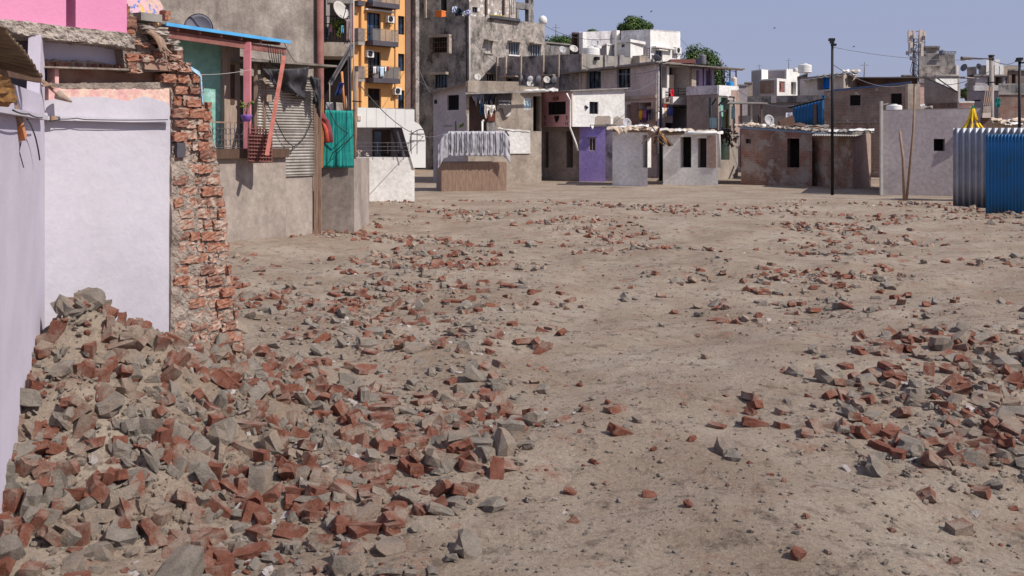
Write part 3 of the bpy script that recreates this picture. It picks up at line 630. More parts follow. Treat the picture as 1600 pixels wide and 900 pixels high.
pwall(235, 349, -1.0, floor_z, za - .12, 'teal_wall', 'teal_paint'); pwall(349, 375, -.9, floor_z, za - .14, 'plank_pillar', 'pale_wood'); pwall(361, 367, -.88, floor_z + 1.1, za - .7, 'pillar_plank', 'dark_wood')
mb = MB(); Fp.box(mb, -.6, floor_z - .22, L, floor_z, -2.2, -.0); mb.build('floor_slab', M('dark_wood'), PH)
mb = MB(); Fp.box(mb, -.6, -.3, L, floor_z - .22, -2.2, -.12); mb.build('lower_wall', M('brown_render'), PH)
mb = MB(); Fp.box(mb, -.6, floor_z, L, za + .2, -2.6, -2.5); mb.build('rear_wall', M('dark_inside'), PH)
mb = MB(); mb.bar(Fp.p(Fp.hit(391, 65)[0], floor_z, -.1), Fp.p(Fp.hit(391, 65)[0], za - .2, -.1), .16, .12); mb.build('pink_post', M('pink_post_paint'), PH)
mb = MB(); x = Fp.hit(411, 100, -.4)[0]; mb.tube([Fp.p(x, floor_z - .1, -.4), Fp.p(x + .02, floor_z + 1.2, -.4), Fp.p(x, zb_ - .45, -.4)], .06, 8, .07); tag(mb.build('wooden_post', M('weathered_wood')), 'rough round wooden post beside the leaning pink pole', 'post')
mb = MB(); mb.bar(P(444, 88, 24.3), P(417, 243, 23.4), .085, .06); tag(mb.build('leaning_pole', M('salmon_paint')), 'salmon pink pole leaning in front of the corrugated wall', 'pole')
# scroll railing
rt = thing('balcony_railing', 'thin scrolled metal railing in front of the teal wall', 'railing', Fp.p(.8, floor_z, .0))
u0 = Fp.hit(318, 200)[0]; u1 = Fp.hit(380, 200)[0]; zr = CZ + (HZ - 191) / F * 23.3
mb = MB(); mb.bar(Fp.p(u0, zr, 0), Fp.p(u1, zr, 0), .04, .03); mb.build('handrail', M('weathered_wood'), rt)
mb = MB(); n = 9; rr = (u1 - u0) / n / 2
for k in range(n + 1): mb.bar(Fp.p(u0 + k * 2 * rr, floor_z, 0), Fp.p(u0 + k * 2 * rr, zr, 0), .012)
for k in range(n):
    for j in range(2): cz = floor_z + .16 + j * .26; mb.tube([Fp.p(u0 + (2 * k + 1) * rr + rr * .9 * math.cos(a * .6283), cz + rr * 1.2 * math.sin(a * .6283), 0) for a in range(11)], .007, 4)
mb.bar(Fp.p(u0, floor_z + .04, 0), Fp.p(u1, floor_z + .04, 0), .015); mb.build('scroll_bars', M('grey_steel'), rt)
# lattice crate panel
ct = thing('wicker_panel', 'reddish brown woven panel below the purple flower pot', 'panel', P(408, 240, 23)); mb = MB(); fx = Fac(G(388, 23.6), G(424, 23.9))
zt_ = CZ + (HZ - 191) / F * 23.7
for k in range(9): mb.bar(fx.p(fx.L * k / 8, 2.0, .02), fx.p(fx.L * k / 8, zt_ - k * .03, .02), .035, .02)
for k in range(10): z_ = 2.05 + k * .085; mb.bar(fx.p(0, z_, .035 + .01 * (k % 2)), fx.p(fx.L, z_ - .02, .035 + .01 * ((k + 1) % 2)), .05, .02)
fx.box(mb, 0, 2.02, fx.L, zt_ - .28, -.06, 0); mb.build('woven_slats', M('red_oxide'), ct)
# corrugated wall of the shop
fc = Fac(G(400, 24.6), G(490, 26.0)); ST = thing('corrugated_shed', 'grey horizontally ribbed metal shed wall below the black tarpaulin', 'shed', fc.p(0, 0))
ztop = CZ + (HZ - 118) / F * 25.2; zlow = CZ + (HZ - 205) / F * 25.2
for nm, zA, zB, nr, o_ in (('upper_sheet', zlow, ztop, 20, 0.), ('lower_sheet', zlow - 1.15, zlow + .02, 15, .02)):
    m_ = sheet_mb(fc.p(0, zB, o_), fc.p(0, zA, o_), fc.p(fc.L, zA, o_), fc.p(fc.L, zB, o_), nr, .013, thick=.004, crumple=.02, nv=10); m_.build(nm, M('galvanised'), ST)
mb = MB(); fc.box(mb, 0, 0, fc.L, zlow - 1.13, -2, -.02); mb.build('lower_wall', M('brown_render'), ST)
mb = MB(); fc.box(mb, 0, zlow - 1.1, fc.L, ztop + .1, -2.2, -2.1); fc.box(mb, -.4, ztop + .28, fc.L + .5, ztop + .33, -2.2, .35); mb.build('shed_roof', M('old_roof_sheet'), ST)
mb = MB()
for u in (-.03, fc.L + .04): mb.bar(fc.p(u, 0, .03), fc.p(u, ztop + .25, .03), .08, .07)
mb.bar(fc.p(fc.L + .18, 0, .0), fc.p(fc.L + .18, ztop - .5, .0), .12, .05)
mb.build('corner_post', M('weathered_wood'), ST)
pts = [fc.P(409, 107, .3), fc.P(485, 104, .3), fc.P(481, 156, .15), fc.P(424, 132, .25)]
hang(pts, 'black tarpaulin sagging over the top of the corrugated shed', '#2b2a2d', 'tarpaulin', 'tarpaulin', 3, .16, mat=M('tarp_black'), n=fc.n, ragged=.15)
hang([fc.P(486, 118, .3), fc.P(501, 122, .3), fc.P(499, 172, .25), fc.P(490, 160, .25)], 'crumpled dark plastic hanging at the shed corner', '#333136', 'plastic_sheet', 'plastic sheet', 3, .1, mat=M('tarp_black'), n=fc.n, ragged=.4)
mb = MB(); fc.box(mb, *fc.rect(413, 148, 421, 159), .03, .1); mb2 = tag(mb.build('meter_box', M('pale_wood')), 'small cream electricity meter box on the shed wall', 'meter box')
cable([fc.P(417, 159, .1), fc.P(432, 190, .12), fc.P(446, 218, .14), fc.P(459, 229, .14), fc.P(476, 214, .12), fc.P(488, 185, .1)], .012, 'black cable looping down from the meter box', .02)
cable([fc.P(458, 229, .12), fc.P(453, 242, .1)], .012, 'short cable end below the loop on the shed wall', 0)
# flower pot
pt = thing('flower_pot', 'purple flower pot with a spindly yellow green plant', 'flower pot', P(385, 190, 23.6)); b = P(385, 190, 23.6)
mb = MB(); mb.lathe(b, [(.09, 0), (.12, .1), (.135, .13), (.135, .16), (.12, .16)], 18); mb.build('pot', M('purple_pot'), pt)
mb = MB(); mb.lathe(b + V(0, 0, .15), [(.11, 0), (.02, .012)], 12); mb.build('soil', M('soil'), pt)
mb = MB()
for k in range(9): a = rnd.uniform(0, 6.28); mb.tube([b + V(0, 0, .15), b + V(.05 * math.cos(a), .05 * math.sin(a), .3), b + V(.14 * math.cos(a), .14 * math.sin(a), .42 + .1 * rnd.random())], .006, 5)
mb.build('stem', M('weathered_wood'), pt); mb = MB(); leafy(mb, b + V(0, 0, .42), (.2, .2, .14), 150, .03, 3); mb.build('leaves', M('pot_leaf'), pt)
# cables bundled under the porch corner
for k in range(7): cable([P(418 + k * 4, 68 + 2 * k, 24.4), P(425 + k * 3, 100 + 9 * noise.noise(V(k, 0, 0)), 24.5), P(447 - 2 * k, 92 + 3 * k, 24.6)], .009, 'black cables tangled under the corner of the blue edged roof', .12, group='cables tangled at the porch corner')
cable([P(300, 116, 22.6), P(395, 108, 23.5)], .006, 'thin pale wire stretched across the teal wall', .05, 'dish_pale')
cable([P(444, 66, 24.9), P(456, 90, 25), P(464, 97, 25.2)], .008, 'black wire drooping from the blue roof end', .03)

# ------------------------------------------------------------------ narrow balcony stack and clutter right of the shed
BB = thing('balcony_stack', 'narrow stained balconies crammed with plants beside the rust brown pipe', 'balcony', G(530, 30)); fb_ = Fac(G(505, 30.9), G(552, 31.1))
def fp(fac, x0, y0, x1, y1, o0, o1, name, mat, parent): mb = MB(); fac.box(mb, *fac.rect(x0, y0, x1, y1), o0, o1); return mb.build(name, M(mat) if isinstance(mat, str) else mat, parent)
fp(fb_, 506, 66, 551, 85, -.12, 0, 'parapet', 'tan_cement', BB); fp(fb_, 506, 84, 552, 88, -1.4, .05, 'balcony_slab', 'tan_cement', BB)
fp(fb_, 505, -60, 552, 240, -1.5, -1.4, 'rear_wall', 'dark_inside', BB); fp(fb_, 511, -60, 517, 50, -1.0, -.9, 'door_leaf', 'lilac_grey_render', BB)
fp(fb_, 512, -6, 552, 5, -.4, .02, 'upper_slab', 'grey_cement', BB); fp(fb_, 546, -60, 552, 64, -.1, 0, 'corner_post', 'red_oxide', BB)
mb = MB()
for k in range(10): u = fb_.L * k / 9; mb.bar(fb_.p(u, fb_.hit(520, 66)[1], -.05), fb_.p(u, fb_.hit(520, 25)[1], -.05), .02)
for y in (25, 37): z = fb_.hit(520, y)[1]; mb.bar(fb_.p(0, z, -.05), fb_.p(fb_.L, z, -.05), .025)
mb.build('railing', M('dark_steel'), BB)
c0 = fb_.P(524, 60, .1); pl = thing('balcony_plant', 'tall leafy plants growing through the narrow balcony railing', 'plant', c0)
mb = MB(); leafy(mb, fb_.P(526, 42, -.1), (.27, .25, .42), 900, .035, 5); mb.build('foliage', M('pot_leaf'), pl); mb = MB()
for k in range(8): mb.tube([fb_.P(520 + k * 1.6, 64, -.15), fb_.P(518 + k * 2, 45, -.1), fb_.P(516 + k * 2.6, 28, -.1)], .007, 5)
mb.build('stem', M('weathered_wood'), pl)
dish(fb_.P(530, 17, .2), .3, (.75, -.5, .35), 'bright white dish leaning above the balcony plants', 'dish_pale', post=.3)
dish(fb_.P(541, 24, -.2), .3, (.8, -.4, .2), 'dark grey dish behind the balcony plants', 'dish_dark', post=.35)
for x0, x1, y0, y1, col, lb in ((508, 513, 44, 62, '#2d3950', 'dark blue garment on the narrow balcony railing'), (515, 519, 38, 50, '#b98a8f', 'pinkish small cloth on the narrow balcony railing'), (533, 537, 40, 52, '#5fa6c8', 'sky blue small cloth on the narrow balcony railing'), (541, 547, 30, 64, '#9a807c', 'long faded pink brown curtain at the balcony corner')):
    hang([fb_.P(x0, y0, .04), fb_.P(x1, y0, .04), fb_.P(x1, y1, .04), fb_.P(x0, y1, .04)], lb, col, folds=2, amp=.02, group='cloths on the narrow balcony', nu=10, nv=8)
# under-balcony clutter
mb = MB(); mb.bar(P(552, 70, 29), P(516, 133, 28.4), .09, .05); mb.bar(P(549, 68, 29), P(513, 131, 28.4), .03, .03); tag(mb.build('steel_brace', M('grey_steel')), 'grey slanting steel angle bracing the narrow balcony', 'brace')
for x, y0, y1, r_, mt, lb, lean in ((548, -30, 250, .022, 'grey_steel', 'thin grey conduit pole left of the thick wooden pole', 0), (545, 88, 250, .03, 'brown_paint', 'thin brown pole under the narrow balcony', 0), (552.5, -30, 190, .02, 'dish_pale', 'pale thin pipe running down past the orange building', 0), (557, 112, 262, .06, 'weathered_wood', 'thick knotty wooden pole right of the teal cloth', -4), (515, 130, 182, .014, 'pale_wood', 'thin upright bamboo stick above the teal cloth', 0), (534, 112, 172, .035, 'cut_wood', 'raw orange timber prop under the balcony', 4), (541, 150, 172, .03, 'pale_wood', 'short pale timber above the teal cloth', 0)):
    mb = MB(); mb.tube([P(x, y0, 28.2), P(x + lean * .5, (y0 + y1) / 2, 28.15), P(x + lean, y1, 28.1)], r_, 7); tag(mb.build('pole', M(mt)), lb, 'pole', 'poles under the narrow balcony')
mb = MB(); mb.bar(P(550, 158, 28), P(565, 159, 28), .03); tag(mb.build('peg', M('dark_steel')), 'short iron peg through the knotty wooden pole', 'peg')
hang([P(530, 128, 27.9), P(538, 129, 27.9), P(533, 147, 27.8), P(522, 150, 27.8)], 'dark blue cloth slung over the timber prop', '#202c5a', folds=2, amp=.05)
hang([P(509, 160, 28.6), P(521, 160, 28.6), P(521, 175, 28.6), P(509, 175, 28.6)], 'pale board scrap behind the top of the teal cloth', '#c9c9cc', 'board', 'board', 1, .004)
hang([P(525, 160, 28.6), P(536, 161, 28.6), P(536, 175, 28.6), P(525, 175, 28.6)], 'stained white board scrap right of the pale board', '#bfb5ac', 'board', 'board', 1, .004)
hang([P(508, 172, 27), P(551, 173, 27), P(553, 262, 27), P(505, 262, 27)], 'large teal green cloth hung from a line', '#2a948c', 'teal_cloth', 'cloth', 3, .016, nu=70, nv=20)
mt_ = thing('rolled_mattress', 'maroon rolled mattress hanging beside the teal cloth', 'mattress', P(508, 224, 26.4)); mb = MB()
mb.tube([P(500, 181, 26.5), P(504, 182, 26.45), P(508, 190, 26.4), P(512, 204, 26.4), P(514, 223, 26.4)], .1, 10, .12); mb.build('mattress_roll', cloth('#7d3a40'), mt_)
mb = MB(); mb.tube([P(505, 190, 26.36), P(509, 203, 26.3), P(511, 222, 26.28)], .06, 8, .07); mb.build('fold', cloth('#b0503f'), mt_)
mb = MB(); mb.tube([P(492, 170, 26.2), P(491, 188, 26.2), P(494, 195, 26.2)], .09, 8, .05); tag(mb.build('cloth_bundle', cloth('#8d7d72')), 'grey brown cloth bundle hanging left of the mattress', 'bundle')
for x, mt in ((499, 'red_oxide'), (503, 'cut_wood')): mb = MB(); mb.bar(P(x, 155, 26.8), P(x - 1, 262, 26.8), .09, .04); tag(mb.build('plank', M(mt)), 'reddish upright plank behind the mattress' if x == 499 else 'orange upright plank behind the mattress', 'plank')
cable([P(509, 160, 26.8), P(525, 193, 26.8), P(540, 206, 26.8), P(552, 210, 27.5)], .012, 'black cable crossing the teal cloth downwards', .02)
cable([P(552, 211, 27), P(535, 226, 26.8), P(520, 238, 26.8), P(515, 250, 26.8)], .012, 'black cable crossing the lower teal cloth', .02)
mb = MB(); mb.box((P(505, 230, 27.4).x, 27.1, 0), (P(556, 230, 27.4).x, 30, CZ - .6)); tag(mb.build('low_shack', M('brown_render')), 'low rendered shack base below the teal cloth', 'shack')

# ------------------------------------------------------------------ white clad structure
WC = thing('panel_building', 'low building with bright white cladding band and a curved corner', 'building', G(600, 40)); fw_ = Fac(G(556, 40), G(648, 40.6))
mb = MB(); mg = MB()
for k in range(6):
    x0 = 558 + k * 15; u0, z0, u1, z1 = fw_.rect(x0, 168 + k * .6, x0 + 14.6, 199); fw_.box(mb, u0, z0, u1, z1, -.3, 0)
mb.build('cladding', M('white_panel'), WC); fp(fw_, 557, 169, 646, 198, -.32, -.02, 'panel_joint', 'panel_gap', WC)
ol = [(628, 199), (648, 190), (655, 194), (661, 202), (664, 212), (665, 222), (665, 262), (646, 262)]
mb = MB(); mb.poly([fw_.P(x, y, .01) for x, y in ol], -fw_.n * 2.2); mb.build('curved_corner', M('white_panel'), WC)
mb = MB()
for y in (209, 219.5): mb.bar(fw_.P(640, y, .02), fw_.P(664, y, .02), .02)
for x in (643, 652): mb.bar(fw_.P(x, 203, .02), fw_.P(x, 240, .02), .015)
mb.build('seam', M('panel_gap'), WC)
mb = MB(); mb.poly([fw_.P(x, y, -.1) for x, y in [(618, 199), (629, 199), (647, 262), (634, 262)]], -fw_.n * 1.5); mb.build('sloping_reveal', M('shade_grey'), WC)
fp(fw_, 556, 196, 640, 290, -1.7, -1.6, 'inner_wall', 'lilac_grey_render', WC); w_ = fp(fw_, 589, 202, 618, 262, -1.6, -1.54, 'door', 'brown_shutter', WC); fp(fw_, 592, 205, 603, 262, -1.54, -1.5, 'pane', 'blue_window_glass', w_)
mb = MB(); fw_.box(mb, 0, 0, fw_.L, CZ - .8, -3, -.05); mb.build('base_wall', M('white_render'), WC)
mb = MB(); fw_.box(mb, 0, fw_.hit(600, 172)[1], fw_.L, fw_.hit(600, 170)[1], -5, -.32); mb.build('roof', M('grey_cement'), WC)
mb = MB()
for y in (223, 229, 235): mb.bar(fw_.P(558, y, .1), fw_.P(638, y, .1), .02)
for x in range(558, 640, 16): mb.bar(fw_.P(x, 222, .1), fw_.P(x, 240, .1), .02)
mb.build('railing', M('grey_steel'), WC)
fp(fw_, 559, 181, 564, 188, .003, .04, 'small_plate', 'pale_plastic', WC)
cable([fw_.P(641, 236, .3), fw_.P(641, 214, .4), fw_.P(648, 206, .4), fw_.P(662, 203, .3)], .018, 'black hose arching over the white curved corner', -.05)
mb = MB(); leafy(mb, P(565, 240, 38), (.3, .3, .25), 60, .07, 9); tag(mb.build('cloth_scraps', cloth('#b5a59c')), 'crumpled pale scraps on the railing under the white cladding', 'scraps')

# ------------------------------------------------------------------ orange apartment block
OB = House('apartment_block', 'narrow orange apartment block with grey balconies', [(544, 73.6), (648, 78.2)], [-150, -140], 'building', back=8)
f = OB.fac[0]
def obal(x0, x1, ys, yt, proud=.9, cap='white_plastic'):
    b = MB(); u0, z0, u1, z1 = f.rect(x0, ys, x1, ys + 7.5); f.box(b, u0, z0, u1, z1, -.0, proud); o = b.build('balcony_slab', M('shade_grey'), OB.root)
    g = MB(); za_ = f.rect(x0, yt, x1, ys)[3]
    f.box(g, u0, z1, u1, za_ - .05, proud - .04, proud - .015); g.build('balustrade_panel', M('balcony_glass'), o)
    g = MB(); g.bar(f.p(u0, za_, proud - .03), f.p(u1, za_, proud - .03), .04)
    for k in range(5): g.bar(f.p(u0 + (u1 - u0) * k / 4, z1, proud - .02), f.p(u0 + (u1 - u0) * k / 4, za_, proud - .02), .035)
    for uu_ in (u0, u1):
        for k in range(3): g.bar(f.p(uu_, za_ - .3 * k, 0), f.p(uu_, za_ - .3 * k, proud - .03), .025)
    g.build('railing', M('grey_steel'), o); return o
flat('balcony_glass', '#8b8580', .15, var=.15, sc=1).node_tree.nodes['Principled BSDF'].inputs['Alpha'].default_value = .45; flat('balcony_wall', '#7b6f6b', .9)
OB.win(0, 573.5, -35, 597, 8, 3, t=.25, gm='blue_window_glass', name='balcony_door'); OB.win(0, 573.5, 20, 595, 68, 2, t=.25, gm='blue_window_glass', fm='dark_steel', name='balcony_door')
OB.win(0, 575, 81, 595, 124, 2, t=.25, fm='dark_steel', name='balcony_door'); OB.win(0, 575, 138, 595.5, 175, 1, t=.25, gm='dark_inside', fm='brown_shutter', name='balcony_door')
for y0, y1 in ((-32, -5), (25, 54), (84, 111), (141, 172)): OB.win(0, 622, y0, 632, y1, 1, t=.2, gm='blue_window_glass', fm='dark_steel')
obal(571, 613, 6, -15); obal(571, 611, 65.5, 47.5); o = obal(572, 614, 123, 105)
fp(f, 573, 106, 612, 124, .7, .84, 'balcony_wall', 'balcony_wall', o)
OB.bx(0, 561.5, -60, 566, 175, .0, .25, 'edge_pilaster', 'orange_paint'); OB.bx(0, 616.5, -60, 620, 175, .0, .12, 'mid_pilaster', 'orange_paint')
OB.bx(0, 566, 16.5, 612, 18.5, 0, .5, 'ledge', 'white_render')
for k, (y0, y1) in enumerate(((2, 10), (45, 66), (64, 71), (122, 128), (104, 124))): OB.bx(0, 552, y0, 562, y1, .1, .6, 'side_balcony', ('shade_grey', 'balcony_wall', 'grey_cement', 'grey_cement', 'balcony_wall')[k])
OB.bx(0, 633, -140, 643, 235, .0, .06, 'brown_strip', 'brown_paint'); OB.bx(0, 643, -140, 648.5, 235, .0, .5, 'grey_pilaster', 'light_weathered'); OB.done('orange_paint', mb_='grey_cement', roof='grey_cement')  # unseen rear wall kept grey so no orange bounces onto the neighbour
ac(f, 601, 25, 611, 36, 'outdoor unit beside the upper balcony door of the orange block'); ac(f, 569, 79, 579, 90, 'outdoor unit left of the middle door of the orange block'); ac(f, 612, 137, 622, 148, 'lowest outdoor unit on the orange block')
for k, (x, w2, h2, col, nm) in enumerate(((583, 5, 11, '#d8d5d8', 'off white shirt'), (589, 4, 9, '#7f8796', 'grey blue shirt'), (594, 6, 16, '#b7c9d8', 'pale blue towel'), (601, 3, 8, '#efefef', 'small white cloth'), (604, 4, 6, '#8d2f2f', 'dark red cloth'))):
    hang([f.P(x, 104, 1.0), f.P(x + w2, 104, 1.0), f.P(x + w2 - .5, 104 + h2, 1.0), f.P(x + .5, 104 + h2, 1.0)], nm + ' drying on the lower balcony of the orange block', col, folds=2, amp=.05, group='laundry on the orange block balcony', nu=8, nv=6)
mb = MB(); leafy(mb, f.P(614, 71, .8), (.25, .25, .25), 120, .07, 4); tag(mb.build('balcony_plant', M('pot_leaf')), 'small green plant at the end of the orange block balcony', 'plant')

# ------------------------------------------------------------------ big weathered grey building
GB = House('weathered_building', 'big mould streaked grey concrete building with stepped upper floors', [(647, 82.2), (732, 80), (851, 85.8)], [29, 24, 37], 'building')
GB.win(0, 677, 57, 703, 82, 4, 2, 'dark_steel', 'dark_inside', t=.25, grille=True); GB.win(0, 680, 116, 699, 137, 3, 0, 'dark_steel', 'blue_window_glass', t=.2)
GB.win(1, 758.5, 64, 769, 83, 1, 1, 'dish_pale', 'dish_pale', hood='tan_cement', sill='tan_cement'); GB.win(1, 795, 66, 811, 86, 3, 0, 'dish_pale', 'blue_window_glass', hood='tan_cement', sill='white_render'); GB.win(1, 829, 69, 845, 90, 3, 0, 'dish_pale', 'blue_window_glass', hood='tan_cement', sill='white_render'); GB.win(1, 761, 116, 773, 127, 2, 0, 'dish_pale', 'dark_window_glass', hood='tan_cement')
for x0, y0, x1, y1 in ((675, 55, 707, 59), (704, 59, 707, 84), (676, 113, 702, 117)): GB.bx(0, x0, y0, x1, y1, .004, .6, 'window_surround', 'tan_cement')
f = GB.fac[0]; mb = MB(); leafy(mb, f.P(691, 72, .3), (.55, .25, .5), 260, .08, 8); mb.build('window_cage_junk', M('dark_wood'), GB.root)
mb = MB(); r = f.rect(677, 59, 704, 83)
for k in range(8): u = r[0] + (r[2] - r[0]) * k / 7; mb.bar(f.p(u, r[1], .55), f.p(u, r[3], .55), .04)
for k in range(4): z = r[1] + (r[3] - r[1]) * k / 3; mb.bar(f.p(r[0], z, .55), f.p(r[2], z, .55), .04); mb.bar(f.p(r[0], z, 0), f.p(r[0], z, .55), .04); mb.bar(f.p(r[2], z, 0), f.p(r[2], z, .55), .04)
mb.build('window_cage', M('dark_wood'), GB.root)
GB.done('dark_cement', 'light_weathered', roof='grey_cement', over=0, parapet=.9)  # left face takes the darker cement, so its shade sits in the colour
mb = MB(); q = GB.fac[1].P(733.5, 24, .12); mb.tube([q + V(0, 0, .2), V(q.x, q.y, 2)], .07, 8); tag(mb.build('downpipe', M('dish_pale')), 'pale downpipe on the corner of the weathered grey building', 'pipe')
cable([GB.fac[0].P(728, 24, .1), GB.fac[0].P(729, 127, .1)], .05, 'black pipe beside the pale downpipe', 0)
U = House('upper_floor', 'set back top floors of the weathered grey building', [(655, 84.2), (733, 82.4), (806, 86)], [-60, -62, -50], 'building', zb=11.4)
U.room(0, 688, -40, 698, 22, 1.2); U.bx(0, 664, -70, 667, 30, .01, .2, 'pilaster', 'tan_cement')
U.bx(1, 758, -70, 760, 24, .02, .18, 'pipe_chase', 'brown_paint'); U.bx(1, 785, -70, 787, 24, .02, .2, 'pipe_chase', 'brown_paint'); U.win(1, 738, 11, 746, 20, 1)
plaster('streaked_paint', '#a0958c', '#bdb1a9', streak=.3, grime=.5, sc=1.6, patch='#f0ebe6', pth=(.55, .58)); U.done('dark_cement', 'streaked_paint', roof='grey_cement')
fr = thing('concrete_portal', 'bare concrete frame standing on the grey building roof', 'frame', G(820, 88, 12)); ff = Fac(G(806, 87), G(836, 88.4)); mb = MB()
ff.box(mb, *ff.rect(826, -2, 834, 40), -.5, 0); mb.build('post', M('dark_cement'), fr); mb = MB(); ff.box(mb, *ff.rect(806, 4, 826, 14), -.5, 0); mb.build('beam', M('dark_cement'), fr); mb = MB(); ff.box(mb, *ff.rect(807, 14, 811, 40), -.5, 0); mb.build('inner_post', M('dark_cement'), fr)
cable([ff.P(832, 4, .1), ff.P(832, -30, .1)], .04, 'thin rod standing on top of the bare concrete frame', 0, 'dark_steel', name='rod')
for x in (800, 803): cable([U.fac[1].P(x, 22, .2), U.fac[1].P(x, -20, .2)], .05, 'white upright pipe beside the bare concrete frame', 0, 'dish_pale', 'upright pipes by the concrete frame', 'pipe')
f = GB.fac[1]; mb = MB(); leafy(mb, f.P(848.5, 37, -.2), (.01, .01, .01), 1, .01); mb = MB(); b = f.P(848.3, 38, -.3); mb.lathe(b, [(.28, 0), (.34, .15), (.38, .35), (.3, .6), (.12, .74)], 16); tag(mb.build('round_tank', M('white_plastic')), 'small round white tank on the far parapet corner', 'water tank')
mb = MB(); mb.grid(lambda u, v: f.P(765 + 48 * u, 23 + 6.5 * u + v * 3 + .8 * noise.noise(V(u * 7, v, 0)), .25 - .9 * (1 - v)), 24, 4, thick=V(0, 0, -.12)); tag(mb.build('parapet_awning', M('tarp_black')), 'sagging dark awning with a yellow edge on the lit parapet', 'awning')
mb = MB(); mb.bar(f.P(765, 23, .1), f.P(790, 25.5, .1), .12, .05); tag(mb.build('yellow_edge', cloth('#b5a03a')), 'yellow strip along the sagging awning on the parapet', 'strip')
f = GB.fac[0]
ocr = thing('orange_crate', 'orange plastic crate on the shaded parapet', 'crate', f.P(684, 27, -.3)); mb = MB(); f.box(mb, *f.rect(679, 17, 689, 27), -.8, -.1); mb.build('crate_body', cloth('#d9763a'), ocr); mb = MB(); f.box(mb, *f.rect(678.6, 16, 689.4, 17.6), -.84, -.06); mb.build('rim', cloth('#e08a4e'), ocr)
for x0, y0, x1, y1, col, lb in ((706, 10, 713, 20, '#c3cbe0', 'pale blue cloth'), (711, 13, 722, 24, '#24303a', 'dark blue green cloth'), (721, 18, 729, 25, '#d6d2d4', 'white cloth heap'), (728, 16, 734, 24, '#a9aed0', 'lilac cloth')):
    mb = MB(); mb.grid(lambda u, v: f.P(x0 + (x1 - x0) * u, y0 + (y1 - y0) * v + 2.2 * noise.noise(V(u * 3, v * 3, x0)), .1 + .3 * noise.noise(V(u * 4, v * 4, y0)) - .2 * (1 - v)), 10, 8, thick=-f.n * .15); tag(mb.build('drying_cloth', cloth(col)), lb + ' lying over the shaded parapet of the grey building', 'cloth', 'cloths on the grey parapet')
# ------------------------------------------------------------------ dark parapet building with ribs
D_ = House('ribbed_building', 'dark streaked concrete building with thin pale ribs along its parapet', [(776, 78.6), (910, 75), (1036, 80.5)], [90, 84, 94], 'building')
for x in (777, 790.5, 814, 849, 873, 909): D_.bx(0, x, 89 - (x - 776) * .04, x + 2, 140, .002, .22, 'rib', 'tan_cement')
for x0, x1 in ((943, 948), (966, 973), (1002, 1006), (1018, 1024)): D_.bx(1, x0, 86, x1, 140, .002, .16, 'rib', 'dark_cement')
for x0, x1, y in ((787, 812, 119), (846, 870, 117)): D_.bx(0, x0, y, x1, y + 2, .0, .7, 'window_hood', 'tan_cement')
D_.win(0, 792, 122, 810, 132, 3, t=.3); D_.win(0, 850, 120, 868, 132, 3, t=.3); D_.done('dark_cement', 'grey_cement', roof='grey_cement', over=0, parapet=.7)
mb = MB(); mb.bar(P(962, 130, 70), P(962, 46, 70), .12, .12); tag(mb.build('flag_pole', M('dish_pale')), 'pale upright pole in front of the white roof houses', 'pole')
tank(923, 73, 89, 28, 79, 'wide white tank on the ribbed building roof'); tank(933, 71, 76, 14, 80.5, 'white tank top behind the wide white tank')
dish(P(878, 78, 80), .27 * 1.1, (.5, -.8, .3), 'grey dish on the ribbed building roof left of the white one', 'dish_grey', post=.5); dish(P(896, 77, 80), .36, (.3, -.8, .6), 'white dish on the ribbed building roof', 'dish_pale', post=.6); dish(P(930, 68, 84), .45, (.4, -.8, .4), 'faint grey dish above the wide white tank', 'dish_grey', post=.5)
mb = MB(); D_.fac[1].box(mb, *D_.fac[1].rect(988, 88, 1000, 101), .0, .8); tag(mb.build('cooler_box', M('tan_cement')), 'beige cooler box on the ribbed parapet', 'box')
mb = MB(); D_.fac[1].box(mb, *D_.fac[1].rect(928, 89, 933, 94), .0, .3); tag(mb.build('bracket_box', M('dark_steel')), 'small dark box fixed on the ribbed parapet', 'box')
bk = House('rear_wall', 'dark flat roofed wall behind the ribbed building', [(851, 90), (890, 91)], [67, 71], 'building', back=4); bk.done('dark_cement', roof='grey_cement')

# ------------------------------------------------------------------ white roof houses and the trees behind
W1 = House('white_house', 'stained white flat roofed house with a dark open side', [(893, 96), (905, 95), (962, 98)], [52, 52, 50]); W1.room(0, 894, 54, 902, 90, 2); W1.done('brown_paint', 'stained_white', roof='stained_white', over=0)
W1.bx(1, 905, 51, 911, 95, .0, .5, 'pier', 'white_render'); W1.bx(1, 956, 48, 963, 95, .0, .5, 'pier', 'white_render')
W2 = House('white_house', 'larger white house with a hooded window and wall ladder', [(970, 97), (1016, 94), (1063, 98)], [50, 48, 51]); W2.win(1, 1024, 79, 1035, 95, 1, t=.2, hood='white_render', gm='blue_window_glass'); W2.done('stained_white', 'white_render', roof='stained_white', over=0)
W2.bx(1, 1018, 74, 1048, 76, .0, .5, 'ledge', 'white_render'); ac(W2.fac[1], 1051, 74, 1059, 84, 'outdoor unit on the larger white house')
W3 = House('white_hut', 'small pinkish white rooftop hut with a flat overhanging roof', [(963, 90), (985, 88), (1005, 91)], [68, 66, 70]); W3.win(0, 971, 69, 976, 74, 0, t=.1); W3.done('white_render', 'white_render', roof='white_render', over=.3, th=.25)
W4 = House('gable_hut', 'tiny white hut with a pitched side left of the pale pole', [(938, 90), (948, 89), (959, 91)], [75, 70, 72]); W4.done('lilac_grey_render', 'white_render', roof='white_render')
mb = MB()
for x in (1011, 1015.5): mb.bar(P(x, 74, 92.5), P(x - 1, 100, 92.5), .09)
for k in range(7): mb.bar(P(1011, 76 + k * 3.6, 92.5), P(1015, 76 + k * 3.6, 92.5), .07)
tag(mb.build('ladder', M('grey_steel')), 'grey ladder against the shaded side of the larger white house', 'ladder')
